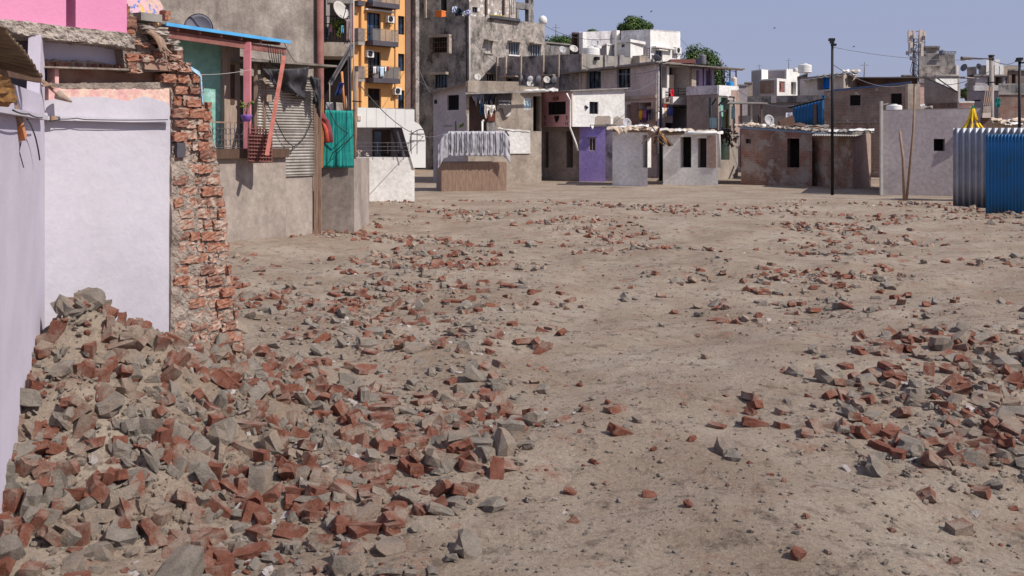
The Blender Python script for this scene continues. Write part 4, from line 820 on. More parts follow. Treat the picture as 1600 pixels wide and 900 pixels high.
def tree(px, py, rpx, rpy, Y, n, seed, label, size=.15):
    c = P(px, py, Y); t = thing('tree', label, 'tree', (c.x, c.y, 0), 'trees behind the roofs'); rx, rz = rpx / F * Y, rpy / F * Y
    mb = MB(); mb.tube([V(c.x, c.y, 0), V(c.x + .2, c.y, c.z * .5), V(c.x, c.y, c.z)], .45, 9, .16); rg = random.Random(seed)
    for k in range(7): a = rg.uniform(0, 6.28); mb.tube([V(c.x, c.y, c.z - rz * .8), V(c.x + rx * .4 * math.cos(a), c.y + rx * .4 * math.sin(a), c.z - rz * .2), V(c.x + rx * .8 * math.cos(a), c.y + rx * .8 * math.sin(a), c.z + rz * rg.uniform(-.2, .5))], .14, 6, .04)
    mb.build('trunk', M('dark_wood'), t); mb = MB(); leafy(mb, c, (rx, rx, rz), n, size, seed, .3); mb.build('crown', M('tree_leaf'), t)
tree(991, 50, 30, 24, 118, 24000, 1, 'round dark green tree behind the larger white house'); tree(1093, 121, 43, 59, 108, 46000, 2, 'big dense tree right of the white houses')
tree(928, 56, 17, 14, 116, 5000, 3, 'small ragged tree top left of the round tree'); tree(876, 76, 36, 25, 112, 12000, 4, 'light green tree between the grey building and white house'); tree(1100, 150, 28, 40, 112, 8000, 6, 'lower green tree partly hidden behind the purple room'); tree(1510, 145, 14, 14, 125, 1500, 7, 'dark tree top between the far right houses'); tree(1449, 141, 8, 7, 92, 900, 8, 'small bright bush behind the brick house column')

# ------------------------------------------------------------------ long grey house with the open washing rooms
MH = House('long_house', 'long grey rendered house with a jutting tin roof and open washing rooms', [(873, 78), (1026, 66), (1084, 69)], [115, 98, 103])
MH.win(0, 918, 111, 939, 138, 2, fm='dark_steel', gm='blue_window_glass', t=.25); MH.win(0, 964, 107, 985, 137, 2, fm='dark_steel', gm='blue_window_glass', t=.25)
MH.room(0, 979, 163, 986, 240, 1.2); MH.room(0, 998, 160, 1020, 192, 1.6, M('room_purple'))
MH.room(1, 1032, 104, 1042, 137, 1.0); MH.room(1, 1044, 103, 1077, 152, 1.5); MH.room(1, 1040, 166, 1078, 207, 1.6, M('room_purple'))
MH.done('bare_grey_render', 'bare_grey_render', over=0, roof='grey_cement')
MH.bx(0, 873, 153, 1027, 158, .002, .14, 'floor_band', 'tan_cement'); MH.bx(0, 915, 108, 918, 142, .01, .08, 'window_pipe', 'tan_cement'); MH.bx(0, 986, 160, 998, 240, .003, .02, 'brick_infill', 'red_brick')
MH.bx(0, 1020, 158, 1027, 240, .003, .12, 'column', 'tan_cement'); MH.bx(1, 1027, 104, 1031, 240, .003, .12, 'column', 'white_render'); MH.bx(1, 1077, 108, 1084, 240, .003, .2, 'column', 'tan_cement')
MH.bx(1, 1032, 138, 1042, 154, .003, .1, 'tile_panel', 'white_render'); MH.bx(1, 1041, 104, 1044, 152, .003, .08, 'frame_post', 'white_render'); MH.bx(1, 1042, 152, 1077, 164, .003, .5, 'balcony_slab', 'white_render'); MH.bx(1, 1032, 154, 1043, 162, .003, .3, 'slab_edge', 'tan_cement')
o = MH.bx(1, 1056, 116, 1069, 145, -.9, -.85, 'curtain', cloth('#c7ad97')); f = MH.fac[1]
mb = MB()
for y in (139, 143, 147): mb.bar(f.P(1045, y, .3), f.P(1076, y, .3), .05)
for x in (1045, 1060, 1076): mb.bar(f.P(x, 137, .3), f.P(x, 153, .3), .05)
mb.build('balcony_rail', M('dark_steel'), MH.root)
# jutting tin roof with its posts
tr = thing('tin_roof', 'long thin tin roof jutting right on slim dark posts', 'roof', G(1090, 68, 5)); mb = MB()
mb.hexa([P(868, 117, 76.5), P(1030, 99, 65.4), P(1164, 109, 71), P(1164, 108, 75), P(868, 115.3, 76.5), P(1030, 97, 65.4), P(1164, 107.3, 71), P(1164, 106.6, 75)]); mb.build('roof_sheet', M('old_roof_sheet'), tr)
for x in (1128, 1131.5, 1140.5, 1150): mb = MB(); mb.bar(P(x, 108, 70.5), P(x, 140, 70.5), .08); mb.build('post', M('dark_steel'), tr)
mb = MB(); mb.bar(P(1045, 101, 66.3), P(1160, 109.5, 70.8), .1, .08); mb.build('edge_beam', M('dark_wood'), tr)
mb = MB(); mb.box((P(1048, 0, 68).x, 68, P(0, 98.5, 68).z), (P(1087, 0, 68).x, 71, P(0, 92.5, 68).z)); tag(mb.build('brick_box', M('red_oxide')), 'low reddish brown brick box on the tin roof', 'brick box')
tank(1098, 84, 101, 11, 70, 'dark grey tank beside the low brick box on the tin roof', 'dish_dark'); dish(P(1092, 97, 69.5), .3, (-.6, -.7, .3), 'small dark dish beside the dark tank on the tin roof', 'dish_dark', post=.25); dish(P(1026, 92, 67), .3, (.5, .6, .6), 'tiny black dish at the roof corner of the long house', 'dish_dark', post=.2)
PR = House('lilac_room', 'lilac back room under the tin roof behind slim posts', [(1080, 69.6), (1116, 70.5)], [106, 108], 'room', zb=5.2, back=3); PR.room(0, 1081, 110, 1092, 133, .6, M('shade_grey')); PR.room(0, 1103, 110, 1112, 133, .6, M('tarp_silver')); PR.done('lilac_paint', roof='old_roof_sheet')
for x in (1099, 1108.5): mb = MB(); mb.bar(P(x, 106, 69.2), P(x, 140, 69.2), .07); tag(mb.build('post', M('dark_steel')), 'slim dark post in front of the lilac room', 'post', 'slim posts before the lilac room')
# tall slim mast before the long house
mt_ = thing('lamp_mast', 'tall slim black pole before the washing rooms', 'pole', G(1032.5, 60)); mb = MB(); mb.tube([P(1032.5, 99, 60), G(1032.5, 60)], .085, 8, .11); mb.build('pole', M('dark_steel'), mt_); mb = MB(); mb.tube([P(1032.5, 99, 60), P(1035, 97.5, 60.4), P(1040, 97, 61)], .05, 6); mb.build('bracket', M('dark_steel'), mt_)
# washing
f0, f1 = MH.fac
for (ff, x0, x1, y0, y1, col, lb) in ((f0, 998, 1003, 172, 184, '#c9a22e', 'yellow'), (f0, 1003, 1006, 173, 182, '#b3685f', 'faded red'), (f0, 1006, 1010, 172, 186, '#8d5a92', 'mauve'), (f0, 1010, 1014, 172, 188, '#2c1f48', 'dark purple'), (f0, 1014, 1018, 171, 186, '#1d1b2e', 'near black'), (f0, 1000, 1011, 183, 190, '#4b3550', 'dusky violet'),
                                      (f1, 1034, 1038, 168, 186, '#efefef', 'white'), (f1, 1038.5, 1042, 168, 184, '#e2bfa2', 'peach'), (f1, 1043, 1053, 168, 181, '#5b6fb5', 'periwinkle blue'), (f1, 1036, 1041, 163, 168, '#a33432', 'crimson'), (f1, 1027.5, 1030.5, 175, 200, '#e6e2e4', 'long white')):
    hang([ff.P(x0, y0, .35), ff.P(x1, y0, .35), ff.P(x1 - .4, y1, .35), ff.P(x0 + .4, y1, .35)], lb + (' garment on the line left of the column' if ff is f0 else ' garment on the line near the slim black pole'), col, 'garment', 'garment', 2, .06, 'washing hung at the long house', n=ff.n, ragged=.3, nu=8, nv=8)
cable([f0.P(996, 171.5, .35), f0.P(1020, 171, .35)], .025, 'washing line left of the column', .02); cable([f1.P(1028, 167.5, .35), f1.P(1078, 167, .35)], .025, 'washing line near the slim black pole', .03)
hang([f1.P(1048, 140, .6), f1.P(1052.5, 139, .6), f1.P(1053, 151, .6), f1.P(1048, 151, .6)], 'bright red cloth over the upper balcony rail', '#d8203a', folds=1, amp=.05)
# washing roof block with the teal porch
TB = House('roof_terrace_block', 'brown rendered block with a whitewashed terrace parapet and teal porch', [(1073, 64), (1122, 62), (1153, 63.6)], [135, 134, 135.5])
TB.room(0, 1108, 152, 1121.3, 250, .25, M('teal_paint')); TB.room(1, 1122.6, 152, 1140, 250, .5, M('teal_paint')); TB.done('brown_render', 'brown_render', roof='grey_cement', over=0, parapet=.5)
TB.bx(0, 1073, 134.5, 1122, 148, .003, .06, 'parapet', 'stained_white'); TB.bx(1, 1122, 134, 1153, 150, .003, .06, 'parapet', 'white_render'); TB.bx(1, 1141, 141, 1153, 151, .062, .07, 'bare_patch', 'tan_pink')
TB.bx(1, 1146, 151, 1153, 207, .003, .1, 'pillar', 'tan_pink'); f = TB.fac[1]; ff = TB.fac[0]
for x0, y0, x1, y1, o_, nm, mt in ((1109, 184, 1120, 200, .0, 'lower_panel', 'pale_teal'), (1122.5, 181, 1132, 200, -.2, 'lower_panel', 'shade_grey'), (1124, 164, 1138, 182, -.4, 'teal_panel', 'teal_paint')):  # last panel: same teal paint, set just forward of the porch back
    g = (ff if x0 < 1120 else f); mb = MB(); g.box(mb, *g.rect(x0, y0, x1, y1), o_ - .04, o_ + .02); mb.build(nm, M(mt), TB.root)
mb = MB(); ff.box(mb, *ff.rect(1109.5, 165, 1116, 184), -.22, -.18); dr = mb.build('door_frame', M('white_render'), TB.root); mb = MB(); ff.box(mb, *ff.rect(1111, 167, 1114.5, 184), -.18, -.15); mb.build('door', M('dark_inside'), dr)
for x0, y0, x1, y1 in ((1112, 164, 1119, 154), (1122.6, 165, 1131, 155)): mb = MB(); mb.bar(P(x0, y0, 61.6), P(x1, y1, 61.6), .09); mb.build('awning_strut', M('dark_steel'), TB.root)
pp = thing('white_pipe_frame', 'white bent pipe frame beside the teal porch', 'pipe', G(1137, 61)); mb = MB(); mb.tube([P(1137, 150, 61), P(1137, 155, 61), P(1147, 155.5, 61), P(1147, 200, 61)], .09, 6); mb.build('tall_pipe', M('dish_pale'), pp); mb = MB(); mb.tube([P(1125, 250, 60.6), P(1125, 175, 60.6), P(1134, 173, 60.6)], .08, 6); mb.tube([P(1125, 202, 60.5), P(1142, 202.5, 60.5)], .09, 6); mb.build('low_pipe', M('dish_pale'), pp)
hang([P(1143, 166, 60.5), P(1148.5, 166, 60.5), P(1148.5, 185, 60.5), P(1142, 186, 60.5)], 'pale blue sheet hanging at the teal porch corner', '#bfdfe6', folds=2, amp=.05)
hang([P(1134, 170, 61.2), P(1138, 170, 61.2), P(1137, 200, 61.2), P(1133, 200, 61.2)], 'mustard brown cloth hanging in the teal porch', '#7d6433', folds=2, amp=.05)
t_ = tank(1140.5, 127, 136.5, 12, 64.5, 'blue drum on the terrace parapet', 'blue_barrel'); tank(1147, 119.5, 136, 9, 67, 'pale pinkish water tank behind the blue drum', 'pale_plastic')
mb = MB()
for k in range(26): leafy(mb, P(1128 + 20 * rnd.random(), 205 + 22 * rnd.random(), 60.2), (.4, .2, .5), 12, .12, k)
tag(mb.build('scrap_heap', M('dark_wood')), 'dark tangle of scrap under the teal porch', 'scrap heap')

# ------------------------------------------------------------------ pink and white upper storey
PW = House('pink_white_house', 'pink and white upper storey with a low tin roof', [(846, 60.5), (892, 58), (976, 60)], [145, 143, 139], zb=CZ + (HZ - 198) / F * 58.5)
PW.win(0, 855, 159, 884, 179, 3, 0, 'dark_steel', 'dark_inside', t=.2, grille=True); PW.win(1, 921, 159, 935, 178, 1, 0, 'dark_steel', 'dark_window_glass', t=.2)
PW.done('pink_brown', 'white_render', roof='galvanised', over=.25, th=.07)
PW.bx(0, 865, 152, 873, 157, .003, .05, 'name_board', 'red_oxide')
f = PW.fac[0]; mb = MB()
for x0, y0, x1, y1 in ((850, 181, 853, 182.5), (851.5, 182.5, 853, 187), (850.5, 191, 853, 192.5), (850, 193, 851, 196), (852.5, 193, 853.5, 196), (884, 181, 886.5, 182.5), (885, 182.5, 886.5, 187), (883.5, 191, 884.5, 195), (886, 191, 887, 195)): f.box(mb, *f.rect(x0, y0, x1, y1), .002, .02)
mb.build('wall_marks', M('red_oxide'), PW.root); mb = MB(); mb.poly([f.P(x, y, .05) for x, y in ((868, 181), (874, 181), (872, 187), (870.5, 191), (869, 187))], f.n * .1); mb.build('wall_lamp', M('dark_steel'), PW.root)
f = PW.fac[1]; mb = MB(); mb.poly([f.P(x, y, .002) for x, y in ((930, 183), (933, 181), (952, 181), (954, 184), (954, 197), (929, 197))], f.n * .02); mb.poly([f.P(x, y, .002) for x, y in ((959, 184), (964, 181), (970, 185), (974, 186), (974, 196), (958, 196))], f.n * .02); mb.build('bare_patches', M('brown_render'), PW.root)
mb = MB(); mb.poly([f.P(x, y, .03) for x, y in ((914, 164), (919, 168), (916, 171))], f.n * .06); mb.build('broken_bracket', M('dark_steel'), PW.root)
PW.bx(1, 892.5, 143.5, 894.5, 197, .003, .06, 'corner_strip', 'pale_plastic')
mb = MB(); mb.tube([P(886, 146, 57.6), P(890.5, 157, 57.4), P(890.5, 199, 57.4), P(900, 224, 57.4), P(903, 236, 57.4)], .055, 7); tag(mb.build('white_drain_pipe', M('white_plastic')), 'crooked white drain pipe down the pink and white corner', 'pipe')
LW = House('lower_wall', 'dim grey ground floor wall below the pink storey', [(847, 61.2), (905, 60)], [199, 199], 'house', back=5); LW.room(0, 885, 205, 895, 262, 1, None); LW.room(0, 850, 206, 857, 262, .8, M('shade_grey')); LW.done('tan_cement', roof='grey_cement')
VW = House('purple_house', 'purple painted ground floor front with a small shuttered window', [(905, 59), (946, 58.6)], [198, 198], back=5); VW.win(0, 920, 215, 931, 236, 1, 0, 'lilac_grey_render', 'brown_shutter', t=.1); VW.done('purple_paint', roof='grey_cement'); VW.bx(0, 917, 212, 934, 213.5, .0, .15, 'window_ledge', 'purple_paint')
GW = House('grey_annex', 'small bare grey wall right of the purple front', [(946, 59.2), (962, 59)], [197, 198], back=5); GW.done('dark_cement', roof='grey_cement')
hang([f.P(923, 196, .2), f.P(928, 196, .2), f.P(927, 200, .3), f.P(925.5, 203, .3)], 'small torn white rag above the purple front', '#e8e4dc', 'rag', 'rag', 1, .05, 'torn rags above the purple front', nu=6, nv=6)
hang([f.P(934, 196, .2), f.P(942, 196, .2), f.P(940, 203, .3), f.P(937, 206, .3)], 'longer torn white rag above the purple front', '#e8e4dc', 'rag', 'rag', 2, .05, 'torn rags above the purple front', nu=6, nv=6)
dish(P(979, 192, 57.5), .27, (.2, -.9, .4), 'pale dish low at the right end of the white storey', 'dish_grey', post=.5)
# hut under rags and debris roof
HU = House('rag_roofed_hut', 'low white hut under a ragged tan and white sheet roof', [(957, 54), (1012, 53)], [206, 207], back=3.5); HU.room(0, 1004, 211, 1011, 262, .6); HU.done('white_render', roof='weathered_wood', over=.0)
def debris(x0, x1, y0, y1, Y, dy, n, mats, labels, seed, name='roof_sheet'):
    rg = random.Random(seed)
    for k in range(n):
        x = x0 + (x1 - x0) * (k + rg.random() * .8) / n; w_ = (x1 - x0) / n * rg.uniform(1.8, 3.0); yy = y0 + (y1 - y0) * rg.random(); Yk = Y + dy * rg.random(); sd = rg.random() * 9
        def fn(u, v, x=x, w_=w_, yy=yy, Yk=Yk, sd=sd): return P(x + w_ * (u - .5), yy + 1.4 * noise.noise(V(u * 2.0, v * 2, sd)), Yk + 1.4 * v) + V(0, 0, .09 * noise.noise(V(u * 3.2, v * 3, sd)) + .05 * noise.noise(V(u * 12, v * 9, sd)) + .1 * v)
        mb = MB(); mb.grid(fn, 14, 6, thick=V(0, 0, -.02)); j = k % len(mats); tag(mb.build(name, M(mats[j])), labels[j], 'roof sheet', labels[-1])
debris(958, 1022, 196, 203, 52.6, 1.0, 5, ['tarp_tan', 'tarp_white', 'tarp_tan', 'tarp_white', 'tarp_tan'], ['crumpled tan sheet on the low white hut', 'crumpled white sheet on the low white hut', 'crumpled tan sheet on the low white hut', 'crumpled white sheet on the low white hut', 'crumpled tan sheet on the low white hut', 'crumpled sheets on the white hut'], 5)
hang([P(956, 199, 52.3), P(1000, 197, 52.3), P(1003, 206, 52.2), P(958, 208, 52.2)], 'tan cloth valance draped over the hut front', '#c9a27e', folds=6, amp=.08, ragged=.5, mat=M('tarp_tan'))
# leaning stick pile
stx = [(1006, 222, 1030, 199), (1018, 197, 1040, 226), (1012, 204, 1038, 228), (1008, 216, 1036, 210), (1022, 224, 1030, 200), (1028, 203, 1046, 228), (1003, 224, 1022, 206), (1034, 208, 1050, 227)]
for k, q in enumerate(stx): mb = MB(); mb.bar(P(q[0], q[1], 51 + .1 * k), P(q[2], q[3], 51 - .1 * k), .13 if k % 2 else .08, .05); tag(mb.build('leaning_batten', M(('pale_wood', 'dark_wood', 'yellow_wood')[k % 3])), ('pale', 'dark', 'yellowish')[k % 3] + ' wooden batten in the leaning pile before the slim black pole', 'batten', 'leaning battens in one pile')
# row of shacks under broken white sheets
SH = House('patched_shack', 'low patched shack row under broken whitish sheets', [(1036, 55), (1122, 54)], [212, 207], back=4); SH.room(0, 1063, 214, 1080, 262, 1); SH.room(0, 1090, 216, 1104, 262, 1, M('brown_shutter')); SH.done('white_render', roof='weathered_wood', over=0); SH.bx(0, 1105, 212, 1119, 262, .003, .04, 'pink_patch', 'tan_pink')
debris(1030, 1122, 203, 209, 53.6, 1.4, 9, ['tarp_white', 'tarp_tan', 'tarp_white'], ['broken whitish sheet on the patched shack row', 'broken tan sheet on the patched shack row', 'broken whitish sheet on the patched shack row', 'broken sheets on the patched shack row'], 8)
mb = MB(); mb.tube([P(1070, 209, 53.4), P(1119, 206.5, 53.4), P(1123, 210, 53.4), P(1124, 262, 53.4)], .09, 7); tag(mb.build('white_gutter', M('white_plastic')), 'white gutter pipe bending down the patched shack end', 'pipe')

# ------------------------------------------------------------------ grey shack with open ragged front
GS = House('lean_to_house', 'grey house with a barred window and torn open right side', [(677, 58.5), (728, 56), (846, 57.5)], [145, 129, 137])
GS.win(0, 699, 148.5, 717, 172, 4, 0, 'dark_steel', 'dark_inside', t=.18, grille=True); GS.room(1, 733, 147, 774, 235, 1.0, M('brown_brick')); GS.room(1, 833, 150, 846, 205, .9); GS.win(1, 819, 153.5, 829, 171, 1, 2, 'white_render', 'pale_window', t=.08) if 'pale_window' in MATS else None
flat('pale_window', '#a9d6e6', .4)
GS.win(1, 818.5, 153.5, 829.5, 171, 1, 2, 'white_render', 'pale_window', t=.08)
GS.done('lilac_grey_render', 'tan_cement', roof='old_roof_sheet', over=0, th=.05)
mb = MB(); mb.hexa([P(659, 149, 58.8), P(728, 131, 55.3), P(728, 131, 60), P(662, 148, 62), P(659, 147.4, 58.8), P(728, 128.6, 55.3), P(728, 128.6, 60), P(662, 146.5, 62)]); mb.build('overhanging_roof', M('old_roof_sheet'), GS.root)
GS.bx(1, 727, 127.5, 806, 145, .2, .5, 'roof_parapet', 'tan_cement'); mb = MB(); f = GS.fac[1]; mb.bar(f.P(727, 146, .55), f.P(852, 142.5, .55), .08, .1); mb.build('roof_edge_strip', M('galvanised'), GS.root)
GS.bx(1, 774, 205, 828, 240, .003, .06, 'white_base', 'white_render'); GS.bx(1, 760, 190, 775, 240, .003, .05, 'grey_base', 'dark_cement')
GS.bx(0, 679, 156, 683, 162, .003, .03, 'vent', 'dark_inside'); mb = MB(); ff = GS.fac[0]; mb.bar(ff.P(693, 197, .03), ff.P(706, 196.5, .03), .03); mb.bar(ff.P(711.5, 190, .03), ff.P(712, 204, .03), .06); mb.build('wall_stains', M('dish_dark'), GS.root)
mb = MB(); leafy(mb, ff.P(719, 195, .15), (.18, .1, .2), 50, .06, 2); tag(mb.build('wall_weed', M('pot_leaf')), 'small weed growing on the grey house wall', 'plant')
hang([f.P(735, 147, .2), f.P(758, 146, .2), f.P(755, 156, .3), f.P(742, 159, .3)], 'grey blue tarpaulin scrap under the grey parapet', '#8e8fa0', folds=3, amp=.1, ragged=.8, n=f.n, name='tarpaulin_scrap', cat='tarpaulin')
hang([f.P(757, 146, .25), f.P(777, 146, .25), f.P(772, 166, .3), f.P(757, 163, .3)], 'dark charcoal tarpaulin scrap beside the torn banner', '#3c3a42', folds=3, amp=.12, ragged=.6, n=f.n, name='tarpaulin_scrap', cat='tarpaulin')
hang([f.P(756, 163, .5), f.P(774, 164, .5), f.P(774, 178, .5), f.P(757, 180, .5)], 'bunched white cloth hung below the charcoal tarpaulin', '#ddd7cd', folds=4, amp=.12, ragged=.6, n=f.n)
hang([f.P(749, 160, .4), f.P(756, 160, .4), f.P(755, 182, .4), f.P(750, 180, .4)], 'dark blue cloth left of the bunched white cloth', '#2d4257', folds=2, amp=.08, n=f.n)
hang([f.P(757, 179, .1), f.P(774, 178, .1), f.P(774, 190, .1), f.P(757, 190, .1)], 'rust brown board below the bunched white cloth', '#64382e', 'board', 'board', 2, .02, n=f.n)
bn = thing('torn_banner', 'torn grey printed banner with white lettering', 'banner', f.P(786, 185, .1)); mb = MB()
mb.poly([f.P(x, y, .14) for x, y in ((777, 148), (798.5, 147), (799, 172), (795, 180), (790, 182), (787, 177), (786, 170), (782, 168), (776, 172))], f.n * -.03); mb.build('banner_sheet', cloth('#57504f'), bn)
mb = MB(); mb.poly([f.P(x, y, .16) for x, y in ((796, 176), (799, 176), (797, 180), (790, 183), (791, 181))], f.n * -.02); mb.build('white_swoosh', cloth('#cfcac6'), bn)
def text(body, p, f, h, width, mat, parent, name='lettering'):
    cu = bpy.data.curves.new(name, 'FONT'); cu.body = body; cu.size = 1; cu.extrude = .01; to = bpy.data.objects.new(name + '_curve', cu); COL.objects.link(to); bpy.context.view_layer.update()
    me = to.evaluated_get(bpy.context.evaluated_depsgraph_get()).to_mesh(); mw = max(v.co.x for v in me.vertices) or 1; mb = MB()
    mb.add([p + f.u * (v.co.x / mw * width) + V(0, 0, v.co.y * h) + f.n * v.co.z for v in me.vertices], [tuple(q.vertices) for q in me.polygons]); bpy.data.objects.remove(to)
    return mb.build(name, M(mat), parent)
text('er Technology', f.P(779.5, 159, .16), f, .16, f.hit(798, 158)[0] - f.hit(779.5, 158)[0], 'white_panel', bn); text('everyday Life', f.P(779.5, 164, .16), f, .16, f.hit(797, 164)[0] - f.hit(779.5, 164)[0], 'white_panel', bn)
mb = MB(); mb.tube([f.P(753.5, 189, .7), f.P(753.5, 240, .7)], .06, 7); mb.tube([f.P(753.5, 189, .7), f.P(756, 188.5, .7)], .06, 7); tag(mb.build('vent_pipe', M('white_plastic')), 'short white upright vent pipe before the torn open house', 'pipe')
mb = MB(); mb.tube([f.P(731, 178, .1), f.P(731, 240, .1)], .04, 6); tag(mb.build('thin_pipe', M('dish_grey')), 'thin grey pipe at the left edge of the torn open side', 'pipe')
# dishes and white tarpaulin on the low roof
for x, y, aim, mt, r_, lb in ((746, 121, (.35, -.8, .45), 'dish_pale', .21, 'single pale dish above the grey house parapet'), (815.5, 124, (-.9, .3, .3), 'dish_dark', .21, 'dark dish at the left end of the dish row'), (829, 124, (-.5, .8, .3), 'dish_grey', .2, 'grey dish second in the dish row'), (828, 131.5, (.3, -.85, .4), 'dish_pale', .21, 'pale dish standing lowest in the dish row'), (842, 124, (-.6, .7, .3), 'dish_dark', .21, 'dark dish in the middle of the dish row'), (854, 125, (.25, -.9, .3), 'dish_pale', .21, 'pale speckled dish near the right end of the dish row'), (866.5, 124.5, (-.6, .7, .3), 'dish_dark', .21, 'dark dish at the right end of the dish row')):
    dish(P(x, y, 57.5), r_, aim, lb, mt, post=.55)
mb = MB(); mb.grid(lambda u, v: P(817 + 55 * u, 142.5 - 4.5 * math.sin(3.14 * v) * (.5 + .5 * noise.noise(V(u * 4, 1, 1))) - 1.5, 57 + 2.4 * v) + V(0, 0, .08 * noise.noise(V(u * 11, v * 4, 2))), 34, 10, thick=V(0, 0, -.08)); tag(mb.build('white_tarpaulin', M('tarp_white')), 'bright white tarpaulin lying under the dish row', 'tarpaulin')
# silver tarpaulin covered stall
TS = thing('covered_stall', 'stall covered by a strapped silver grey tarpaulin', 'stall', G(740, 50)); ft = Fac(G(700, 48), G(792, 48.6))
ol = lambda x: 213 - 7.5 * min(1, max(0, (x - 686) / 18)) + 14 * max(0, (693 - x) / 10) if x < 700 else (205.3 if x < 785 else 205.3 + (x - 785) ** 1.6 * .25)
def tf(u, v):
    x = 684 + 113 * u; t_ = max(0, 1 - v * 1.6) if v < .35 else 0
    w_ = ft.P(x, ol(x) + (0 if v < .35 else (v - .35) / .65 * 38), .3); k = .012 * math.sin(x * .8) + .05 * noise.noise(V(x * .25, v * 6, 1))
    return V(w_.x, w_.y + (.35 - min(v, .35)) * 7 + k, max(w_.z, .3) + .04 * noise.noise(V(x * .2, v * 9, 5)))
mb = MB(); mb.grid(tf, 90, 24, thick=V(0, .02, -.02)); mb.build('tarpaulin', M('tarp_silver'), TS)
mb = MB()
for x in (704, 713, 721, 729, 737, 748, 755, 765, 774, 785): mb.tube([ft.P(x, ol(x) + 1.0, .36), ft.P(x + .6, 225, .37), ft.P(x, 239, .37)], .02, 5)
mb.build('strap', M('dark_steel'), TS); mb = MB(); ft.box(mb, -.3, 0, ft.L, 1.4, -2, -.1); mb.build('counter', M('weathered_wood'), TS)
mb = MB(); mb.grid(lambda u, v: P(776 + 52 * u, 200 + 5 * u + 3 * noise.noise(V(u * 5, v, 7)), 54 + v), 20, 4, thick=V(0, 0, -.1)); tag(mb.build('crumpled_roofing', M('tarp_white')), 'crumpled pinkish white roofing behind the covered stall', 'roof sheet')
mb = MB(); mb.tube([P(788, 213, 50), P(790, 209, 50), P(793, 214, 50)], .22, 8, .12); tag(mb.build('black_bundle', M('tarp_black')), 'small black bundle at the right end of the silver tarpaulin', 'bundle')

# ------------------------------------------------------------------ right half: brick sheds, blue shed, brick house
BS = House('brick_shed', 'long low brick shed under a thin blue edged roof with debris', [(1158, 55), (1269, 53.2)], [199, 206], back=5); BS.room(0, 1165, 217, 1173, 224, .5, M('dish_pale')); BS.room(0, 1230, 216.5, 1249, 262, .8); BS.done('dusty_brick', roof='old_roof_sheet', over=0, th=.06)
f = BS.fac[0]; mb = MB(); mb.bar(f.P(1156, 199.5, .25), f.P(1305, 209.5, .25), .06, .07); tag(mb.build('blue_grey_rail', flat('blue_grey_edge', '#6f8ba3', .4)), 'thin blue grey strip along the long brick shed roof', 'rail')
BS2 = House('brick_shed', 'orange brown brick shed with a white rippled roof edge', [(1269, 54), (1332, 50.5), (1361, 52.5)], [211, 211.5, 208]); BS2.done('dusty_brick', 'tan_pink', roof='old_roof_sheet', over=0)
m_ = sheet_mb(P(1272, 207, 56), P(1268, 212, 51.4), P(1340, 213.5, 49.6), P(1364, 206.5, 54), 4, .0); 
mb = MB(); mb.grid(lambda u, v: (P(1268, 212.2, 51.4) * (1 - u) + P(1338, 213, 49.4) * u) * (1 - v) + (P(1280, 206.5, 56) * (1 - u) + P(1366, 207, 54.5) * u) * v + V(0, 0, .03 * math.sin(u * 120) + .02), 120, 6, thick=V(0, 0, -.02)); mb.build('rippled_roof', M('galvanised'), BS2.root)
debris(1312, 1356, 203.5, 207, 52, 1.5, 3, ['tarp_white', 'old_roof_sheet', 'tarp_white'], ['bright white scrap sheet on the orange brown shed', 'weathered grey scrap sheet on the orange brown shed', 'bright white scrap sheet on the orange brown shed', 'scrap sheets on the orange brown shed'], 14)
# debris heap along the long shed roof
DB = MB(); rg = random.Random(12)
from mathutils import Euler
for k in range(420):
    x = rg.uniform(1160, 1300); y = 199.5 - 4 * rg.random() * (1 - abs(x - 1180) / 260) + (x - 1160) * .045; s_ = rg.uniform(.06, .2)
    DB.chunk(P(x, y, rg.uniform(55, 57.5)), s_ * rg.uniform(1, 3), s_, s_ * .4, Euler((rg.uniform(-.4, .4), rg.uniform(-.4, .4), rg.uniform(0, 6))), .4, 0, rg)
tag(DB.build('roof_debris', M('broken_concrete')), 'grey and tan rubble strewn over the long brick shed roof', 'rubble', kind='stuff')
debris(1158, 1185, 192, 198, 55.3, 1.0, 3, ['tarp_tan'], ['tan torn sacking on the left end of the long brick shed', 'sacking on the brick shed'], 21)
debris(1185, 1300, 196, 203, 55.6, 1.2, 8, ['tarp_white', 'weathered_wood', 'old_roof_sheet', 'dark_wood'], ['pale scrap sheet on the long brick shed roof', 'brown board on the long brick shed roof', 'grey metal scrap on the long brick shed roof', 'dark board on the long brick shed roof', 'scrap on the long brick shed roof'], 22)
mb = MB(); mb.bar(P(1218, 196, 57), P(1240, 186.5, 57.5), .12, .5); tag(mb.build('tilted_board', M('dark_wood')), 'dark board tilted up against the debris before the blue shed', 'board')
hang([P(1228, 176, 58.5), P(1238, 175.5, 58.5), P(1238, 188, 58.5), P(1226, 189, 58.5)], 'pale sheet draped left of the blue shed', '#b9b8c4', folds=2, amp=.08)
mb = MB(); mb.grid(lambda u, v: P(1186 + 5 * u + .6 * math.sin(v * 5), 180 + 15 * v, 58 + .2 * math.sin(u * 3)), 6, 10, thick=V(0, .3, 0)); tag(mb.build('black_tarp_roll', M('tarp_black')), 'upright black plastic roll on the brick shed roof', 'roll')
dish(P(1201, 188, 58.5), .32, (.3, -.9, .25), 'faint large grey mesh dish right of the black plastic roll', 'dish_grey', post=.4)
